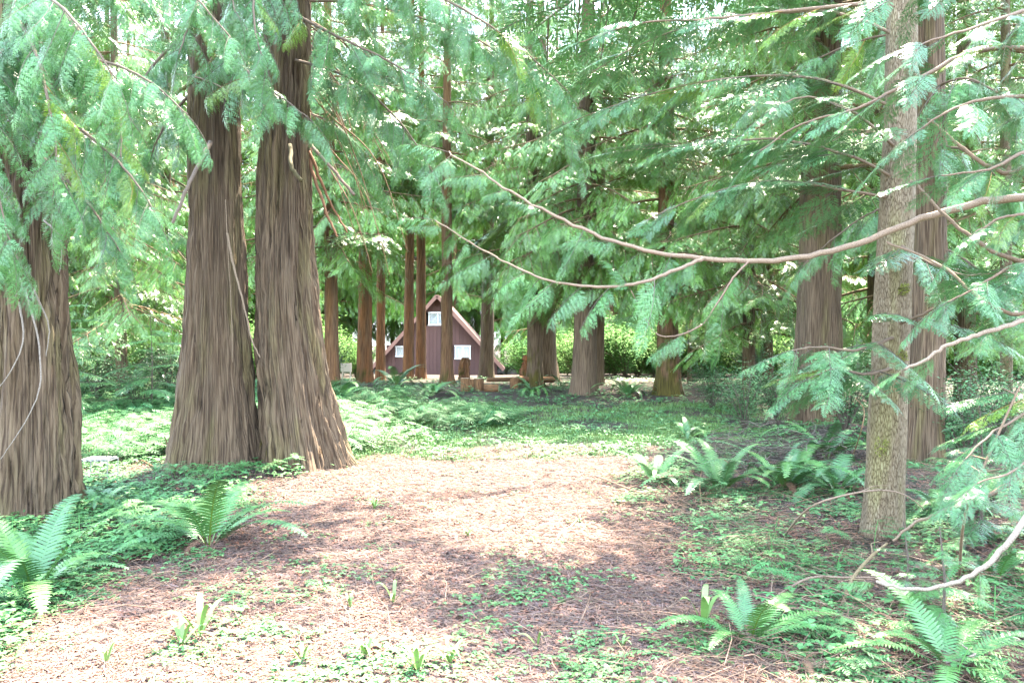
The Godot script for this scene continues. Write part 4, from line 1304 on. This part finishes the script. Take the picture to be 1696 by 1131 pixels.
func build_ground_cover() -> void:
	rng.seed = 77
	var lit := [make_litter(700), make_litter(701), make_litter(702)]
	rng.seed = 78
	scatter("needle_litter", "brown needles, bark flakes and leaf bits on the path", "litter", lit, 11000, func():
		var p := wedge(3.3, 12.5)
		if rng.randf() > 0.45 + path_mask(p.x, -p.y): return null
		return p
	, 0.7, 1.3, Color(1.0, 0.95, 0.95), Color(1.25, 1.0, 0.85))
	var tre := [make_trefoil(710, 9, 0.12, 0.022), make_trefoil(711, 7, 0.11, 0.028), make_trefoil(712, 14, 0.16, 0.018)]
	rng.seed = 79
	scatter("clover_cover", "low trefoil leaves creeping over the forest floor", "ground cover", tre, 5200, func():
		var p := wedge(3.3, 15.0)
		var d := -p.y
		var pm := path_mask(p.x, d)
		var nz := soft.get_noise_2d(p.x * 80.0, d * 80.0 + 700.0)
		var want := lerpf(0.9, 0.03, pm)
		if d < 6.0 and p.x < 0.6: want = maxf(want, 0.30 * (1.0 - (d - 3.5) / 2.8))
		if p.x > 1.0 and d < 6.4: want *= 0.4
		if rng.randf() > want * (0.35 + 1.8 * nz): return null
		return p
	, 0.7, 1.25, Color(0.9, 1.0, 1.0), Color(1.15, 1.1, 0.85))
	var big := [make_trefoil(720, 6, 0.18, 0.055), make_trefoil(721, 9, 0.2, 0.04)]
	rng.seed = 80
	scatter("broad_leaf_cover", "broad-leaved plants massed on the shaded left side", "ground cover", big, 640, func():
		var p := wedge(3.4, 11.0)
		var d := -p.y
		var pm := path_mask(p.x, d)
		if pm > 0.12 or (p.x > 0.5 and rng.randf() > 0.08): return null
		return p
	, 0.7, 1.2, Color(0.9, 1.05, 0.9), Color(1.1, 1.1, 0.8))
	rng.seed = 81
	scatter("bracken_cover", "bracken fronds covering the clearing behind the double trunk", "bracken", bracken_set, 1900, func():
		var d := rng.randf_range(10.5, 22.0)
		var px := rng.randf_range(100, 900)
		var lim := 900.0 if d > 15.0 else 700.0
		if px > lim - 70.0 + 140.0 * soft.get_noise_2d(d * 60.0, px): return null
		var x := (px - 848.0) / FOCAL * d
		if px > 250 and px < 600 and d < 11.2: return null
		if path_mask(x, d) > 0.2 or (px > 690 and d > 17.5) or (px > 560 and d > 20.0): return null
		return Vector2(x, -d)
	, 0.5, 1.05, Color(0.65, 0.85, 0.8), Color(0.95, 0.95, 0.7))
	rng.seed = 86
	scatter("fern_seedlings", "small soft ferns among the leaves on the shaded left", "fern", bracken_set, 150, func():
		var p := wedge(3.6, 9.5)
		if path_mask(p.x, -p.y) > 0.1 or (p.x > 0.0 and (rng.randf() > 0.3 or p.x < 1.0)): return null
		return p
	, 0.25, 0.6, Color(0.9, 1.1, 1.0), Color(1.2, 1.15, 0.85))
	rng.seed = 87
	scatter("fallen_sprays", "fallen conifer sprays and sprigs strewn over the right foreground", "litter", bough_flat, 230, func():
		var p := wedge(3.5, 8.0)
		if p.x < 0.9 or path_mask(p.x, -p.y) > 0.4: return null
		return p
	, 0.12, 0.42, Color(0.8, 0.9, 0.9), Color(1.2, 1.1, 0.9))
	rng.seed = 88
	var twl := []
	for i in 2:
		var tm := MB.new()
		for k in 16:
			var g := rng.randf() * TAU
			var o := Vector3(rng.randf_range(-0.3, 0.3), rng.randf_range(0.01, 0.06), rng.randf_range(-0.3, 0.3))
			var dd := Vector3(cos(g), rng.randf_range(-0.1, 0.25), sin(g)) * rng.randf_range(0.08, 0.4)
			tm.tube([o, o + dd * 0.5 + Vector3(0, 0.015, 0.02), o + dd], rng.randf_range(0.0016, 0.004), 0.001, 3, Color(1.5, 1.25, 1.1) * rng.randf_range(0.6, 1.6))
		twl.append(tm.mesh(mats.twig_wood, true))
	scatter("twig_litter", "thin dry twigs strewn over the forest floor", "twigs", twl, 420, func():
		var p := wedge(3.4, 10.5)
		if rng.randf() > (1.0 if p.x > 0.8 else 0.22): return null
		return p
	, 0.6, 1.2, Color(0.9, 0.9, 0.9), Color(1.5, 1.35, 1.25))
	rng.seed = 82
	var gr := [make_grass(730, 34, 0.09, 0.22), make_grass(731, 30, 0.07, 0.26)]
	scatter("grass_cover", "short bright grass in the sunlit clearing", "grass", gr, 2600, func():
		var d := rng.randf_range(10.2, 19.0)
		var px := rng.randf_range(540, 1260)
		var x := (px - 848.0) / FOCAL * d
		if path_mask(x, d) > 0.25 + 0.4 * rng.randf() or (px > 1050 and d < 12.5): return null
		if soft.get_noise_2d(x * 45.0, d * 45.0 + 50.0) < -0.12 + rng.randf_range(-0.15, 0.15): return null
		if d < 12.5 and rng.randf() > 0.35: return null
		if d > 16.5 and rng.randf() > 0.5: return null
		return Vector2(x, -d)
	, 0.7, 1.3, Color(0.9, 1.05, 1.0), Color(1.2, 1.1, 0.9))
	rng.seed = 83
	scatter("clearing_herbs", "small herbs in the clearing and under the trees behind it", "ground cover", tre + big, 3600, func():
		var d := rng.randf_range(11.0, 27.0)
		var px := rng.randf_range(-50, 1750)
		var x := (px - 848.0) / FOCAL * d
		if path_mask(x, d) > 0.6: return null
		return Vector2(x, -d)
	, 0.8, 1.4, Color(0.9, 1.05, 0.95), Color(1.15, 1.1, 0.9))
	rng.seed = 84
	var und := [shrub_mesh(740, 22, 1.0, 0.7, 0.06, 110, "far_leaf"), shrub_mesh(741, 22, 1.2, 0.7, 0.06, 110, "far_leaf")]
	scatter("far_undergrowth", "leafy undergrowth of the wood beyond the clearing", "undergrowth", und, 520, func():
		var d := 1.0 / lerpf(1.0 / 26.0, 1.0 / 60.0, rng.randf())
		var px := rng.randf_range(-150, 1850)
		if d < 28.0 and px > 560 and px < 1130: return null
		if d < 48.5 and px > 590 and px < 860: return null
		return Vector2((px - 848.0) / FOCAL * d, -d)
	, 0.9, 2.0, Color(1.0, 1.1, 0.8), Color(1.3, 1.2, 0.8))

# ---------------------------------------------------------------- sticks, tufts and odd things
func stick(label: String, pts: Array, r0: float, r1: float, col: Color, side := 0) -> void:
	var base: Vector3 = pts[0]
	var o := thing("fallen_branch", label, "branch", base, "fallen sticks on the forest floor")
	var mb := MB.new()
	var line := spline(pts, 5)
	var loc := line.map(func(p): return p - base)
	mb.tube(loc, r0, r1, 6, col)
	part("stem", mb.mesh(mats.twig_wood, true), o)
	for i in side:
		var k := 1 + rng.randi() % (line.size() - 2)
		var p: Vector3 = loc[k]
		var a := rng.randf() * TAU
		var tw := MB.new()
		var l := rng.randf_range(0.08, 0.25)
		tw.tube([p, p + Vector3(cos(a), 0.25, sin(a)) * l * 0.6, p + Vector3(cos(a + 0.3), 0.2, sin(a + 0.3)) * l], r1 * 0.9, 0.0012, 4, col)
		part("twig", tw.mesh(mats.twig_wood, true), o)

func gp(px: float, py: float, lift := 0.012) -> Vector3:
	return ground_px(px, py) + Vector3(0, lift, 0)

func build_small_things() -> void:
	rng.seed = 91
	var pale := Color(2.3, 2.0, 1.8)
	stick("curved pale stick lying in the shaded middle of the path", [gp(924, 893), gp(932, 882), gp(945, 874), gp(957, 866, 0.03)], 0.008, 0.005, Color(2.5, 2.5, 2.4), 1)
	stick("long thin pinkish stick running along the right side of the path", [gp(985, 795, 0.05), gp(1040, 815, 0.04), gp(1090, 830, 0.03), gp(1150, 848, 0.02)], 0.009, 0.005, Color(2.2, 1.7, 1.4), 2)
	stick("arching dry stem over the big dark sword fern", [gp(1162, 835), gp(1160, 815, 0.15), gp(1175, 800, 0.25), gp(1200, 800, 0.25), gp(1225, 808, 0.14), gp(1245, 815, 0.06)], 0.006, 0.004, Color(2.2, 1.9, 1.3))
	stick("arching bare stem in front of the slender pale trunk's foot", [gp(1300, 890), at(1340, 842, 5.9), at(1400, 820, 5.8), at(1460, 812, 5.8), at(1500, 820, 5.8), at(1530, 842, 5.9)], 0.009, 0.004, pale, 3)
	stick("thin straight twig across the upper right of the path", [gp(1095, 800), gp(1120, 822), gp(1148, 842)], 0.005, 0.003, pale)
	stick("forked twig standing in the sunny path at bottom centre", [gp(958, 1043), at(970, 1010, 4.8), at(978, 980, 4.8), at(960, 990, 4.7)], 0.006, 0.003, Color(1.8, 1.4, 1.2), 3)
	stick("grey stick end at the bottom edge of the path", [gp(1040, 1145), gp(1020, 1128), gp(1002, 1113, 0.03)], 0.016, 0.012, Color(2.2, 2.2, 2.2))
	stick("thin grey twig lying left of the path in the sun", [gp(505, 1000), gp(540, 1013), gp(575, 1011)], 0.006, 0.003, pale)
	stick("long dry stalk lying across the shaded left half of the path", [gp(640, 890), gp(700, 902), gp(760, 904), gp(800, 903)], 0.005, 0.003, Color(2.0, 1.8, 1.4))
	stick("dark fallen twig on the mound right of the double trunk", [gp(470, 880), gp(520, 868), gp(575, 870)], 0.006, 0.003, Color(1.4, 1.1, 0.9), 2)
	stick("twig running from the path into the right-hand ground cover", [gp(925, 895), gp(970, 915), gp(1030, 938), gp(1110, 968)], 0.006, 0.003, Color(1.8, 1.4, 1.2), 4)
	stick("mossy leaning stick at the foot of the slender pale trunk", [gp(1395, 1010), at(1412, 960, 5.0), at(1440, 925, 5.05), at(1470, 900, 5.1)], 0.014, 0.008, Color(1.6, 1.5, 1.0), 2)
	stick("pale dead stick crossing low behind the bright upright fern", [gp(1290, 1000, 0.05), gp(1340, 985, 0.10), gp(1400, 990, 0.12), gp(1460, 985, 0.1)], 0.009, 0.005, Color(2.0, 1.7, 1.5), 3)
	stick("grey rotting branch on the ground right of the slender pale trunk", [gp(1520, 945, 0.03), gp(1560, 950, 0.03), gp(1620, 942, 0.03), gp(1690, 950, 0.03)], 0.028, 0.016, Color(1.8, 1.6, 1.5), 4)
	stick("thin dead stem rising at the bottom right corner", [gp(1490, 1125), at(1530, 1105, 4.0), at(1600, 1090, 4.0), at(1690, 1060, 4.0)], 0.010, 0.006, Color(2.3, 2.2, 2.2), 2)
	stick("leaning dry cane between the brush pile and the slender pale tree", [gp(1408, 770), at(1425, 720, 8.4), at(1432, 680, 8.4), at(1418, 660, 8.4)], 0.007, 0.004, Color(2.0, 1.5, 1.0))
	stick("leaning dead stem at the right edge in front of the bush", [gp(1590, 960), at(1600, 850, 4.9), at(1645, 740, 4.9), at(1690, 640, 4.9)], 0.010, 0.006, Color(1.9, 1.6, 1.3), 4)

	# leafy tufts in the sunny foreground
	var tufts := [
		[300, 1075, 7, 0.16, "leafy tuft with bent yellow-green blades at bottom left"],
		[330, 1060, 6, 0.22, "taller arching grass tuft beside the bent leafy tuft"],
		[652, 1003, 4, 0.13, "three-leaved upright tuft in the middle foreground"],
		[500, 1100, 6, 0.12, "small yellow-green tuft at the bottom left of centre"],
		[605, 1092, 6, 0.13, "bright tuft at the bottom edge, left of two others"],
		[692, 1118, 8, 0.15, "broad dark-green tuft at the bottom centre"],
		[745, 1105, 7, 0.14, "leafy tuft beside the broad dark-green one"],
		[580, 1010, 5, 0.10, "little sprig in the sunny left foreground"],
		[1165, 1048, 4, 0.28, "wide drooping pale leaf at the sunny right of the path"],
		[175, 1105, 5, 0.14, "yellowish grass tuft near the bottom left corner"],
		[805, 1055, 4, 0.09, "tiny pair of blades in the bright middle of the path"],
		[960, 865, 5, 0.08, "small sprig in the shaded right side of the path"],
		[775, 890, 6, 0.11, "small leafy plant alone in the shaded path"],
		[620, 845, 7, 0.12, "little clump of blades right of the double trunk"],
		[890, 1075, 4, 0.10, "thin pale sprig in the brightest patch of the path"],
		[1030, 1075, 5, 0.09, "small green plant at the lower right of the path"],
	]
	for q in tufts:
		var p := ground_px(q[0], q[1])
		var o := thing("leafy_tuft", q[4], "plant", p + Vector3(0, -0.005, 0), "leafy tufts in the foreground")
		q[3] *= 1.6
		for i in q[2]:
			var a: float = TAU * i / q[2] + rng.randf_range(-0.4, 0.4)
			var mb := MB.new()
			var lean := rng.randf_range(0.35, 1.3)
			leaf_blade(mb, Vector3.ZERO, Vector3(cos(a) * lean, 1, sin(a) * lean).normalized(), Vector3.UP, q[3] * rng.randf_range(0.7, 1.15), q[3] * rng.randf_range(0.07, 0.12), 0.6, tint(0.95, 1.35, 0.1), 7, 0.8, 0.12)
			part("leaf", mb.mesh(mats.grass_blade), o)
	# cones
	for q in [[1130, 1062], [1003, 1012], [640, 988], [812, 1000], [700, 962], [850, 925], [935, 955], [1060, 1098], [520, 930], [760, 1030], [980, 1035], [880, 985]]:
		var p := ground_px(q[0], q[1])
		var mb := MB.new()
		for ring in 7:
			for k in 8:
				var g := TAU * (k + 0.5 * (ring % 2)) / 8.0
				var y := ring / 6.0
				var r := 0.016 * sin(PI * (0.12 + 0.8 * y))
				var c := Vector3(y * 0.045 - 0.02, 0.014 + sin(g) * r, cos(g) * r)
				var n := Vector3(0.5, sin(g), cos(g)).normalized() * 0.009
				var s := Vector3(0, cos(g), -sin(g)) * 0.006
				mb.tri(c - s, c + n, c + s, Color(1.0, 0.8, 0.65) * rng.randf_range(0.6, 1.2))
				mb.tri(c - s, c + s, c - Vector3(0.008, 0, 0), Color(0.8, 0.6, 0.5))
		var o := part("cone", mb.mesh(mats.litter), self)
		o.name = numbered("conifer_cone")
		o.transform = Transform3D(Basis(Vector3.UP, rng.randf() * TAU), p)
		tag(o, "small brown cone lying on the needle-covered path", "cone", "cones on the path")
	# grey wire cage among the bracken at the left
	var wc := ground_px(163, 800)
	var cage := thing("wire_cage", "small grey wire cage with slatted top among the bracken at the left", "cage", wc)
	var cd := [[-0.15, -0.12], [0.15, -0.12], [0.15, 0.12], [-0.15, 0.12]]
	for i in 4:
		var lg := MB.new()
		lg.tube([Vector3(cd[i][0], -0.05, cd[i][1]), Vector3(cd[i][0], 0.26, cd[i][1])], 0.007, 0.006, 5, grey(1))
		part("leg", lg.mesh(mats.grey_wire, true), cage)
		var j := (i + 1) % 4
		for y in [0.08, 0.25]:
			var rl := MB.new()
			rl.tube([Vector3(cd[i][0], y, cd[i][1]), Vector3(cd[j][0], y, cd[j][1])], 0.006, 0.006, 5, grey(1))
			part("rail", rl.mesh(mats.grey_wire, true), cage)
	for i in 5:
		var sl := MB.new()
		sl.box(Transform3D(Basis(), Vector3(-0.12 + 0.06 * i, 0.264, 0)), Vector3(0.03, 0.012, 0.27), grey(1))
		part("slat", sl.mesh(mats.grey_wire), cage)
	# pale board standing left of the cabin
	var sb := on_ground(573, 27.0)
	var board := thing("pale_board", "small pale board on two posts left of the orange sunlit trunk", "board", sb)
	var pb := MB.new()
	pb.box(Transform3D(Basis(), Vector3(0, 0.42, 0)), Vector3(0.36, 0.28, 0.03), grey(1))
	part("panel", pb.mesh(mats.pale_board), board)
	for s: float in [-1.0, 1.0]:
		var ps := MB.new()
		ps.box(Transform3D(Basis(), Vector3(s * 0.13, 0.13, -0.035)), Vector3(0.04, 0.42, 0.035), grey(1))
		part("post", ps.mesh(mats.pale_board), board)
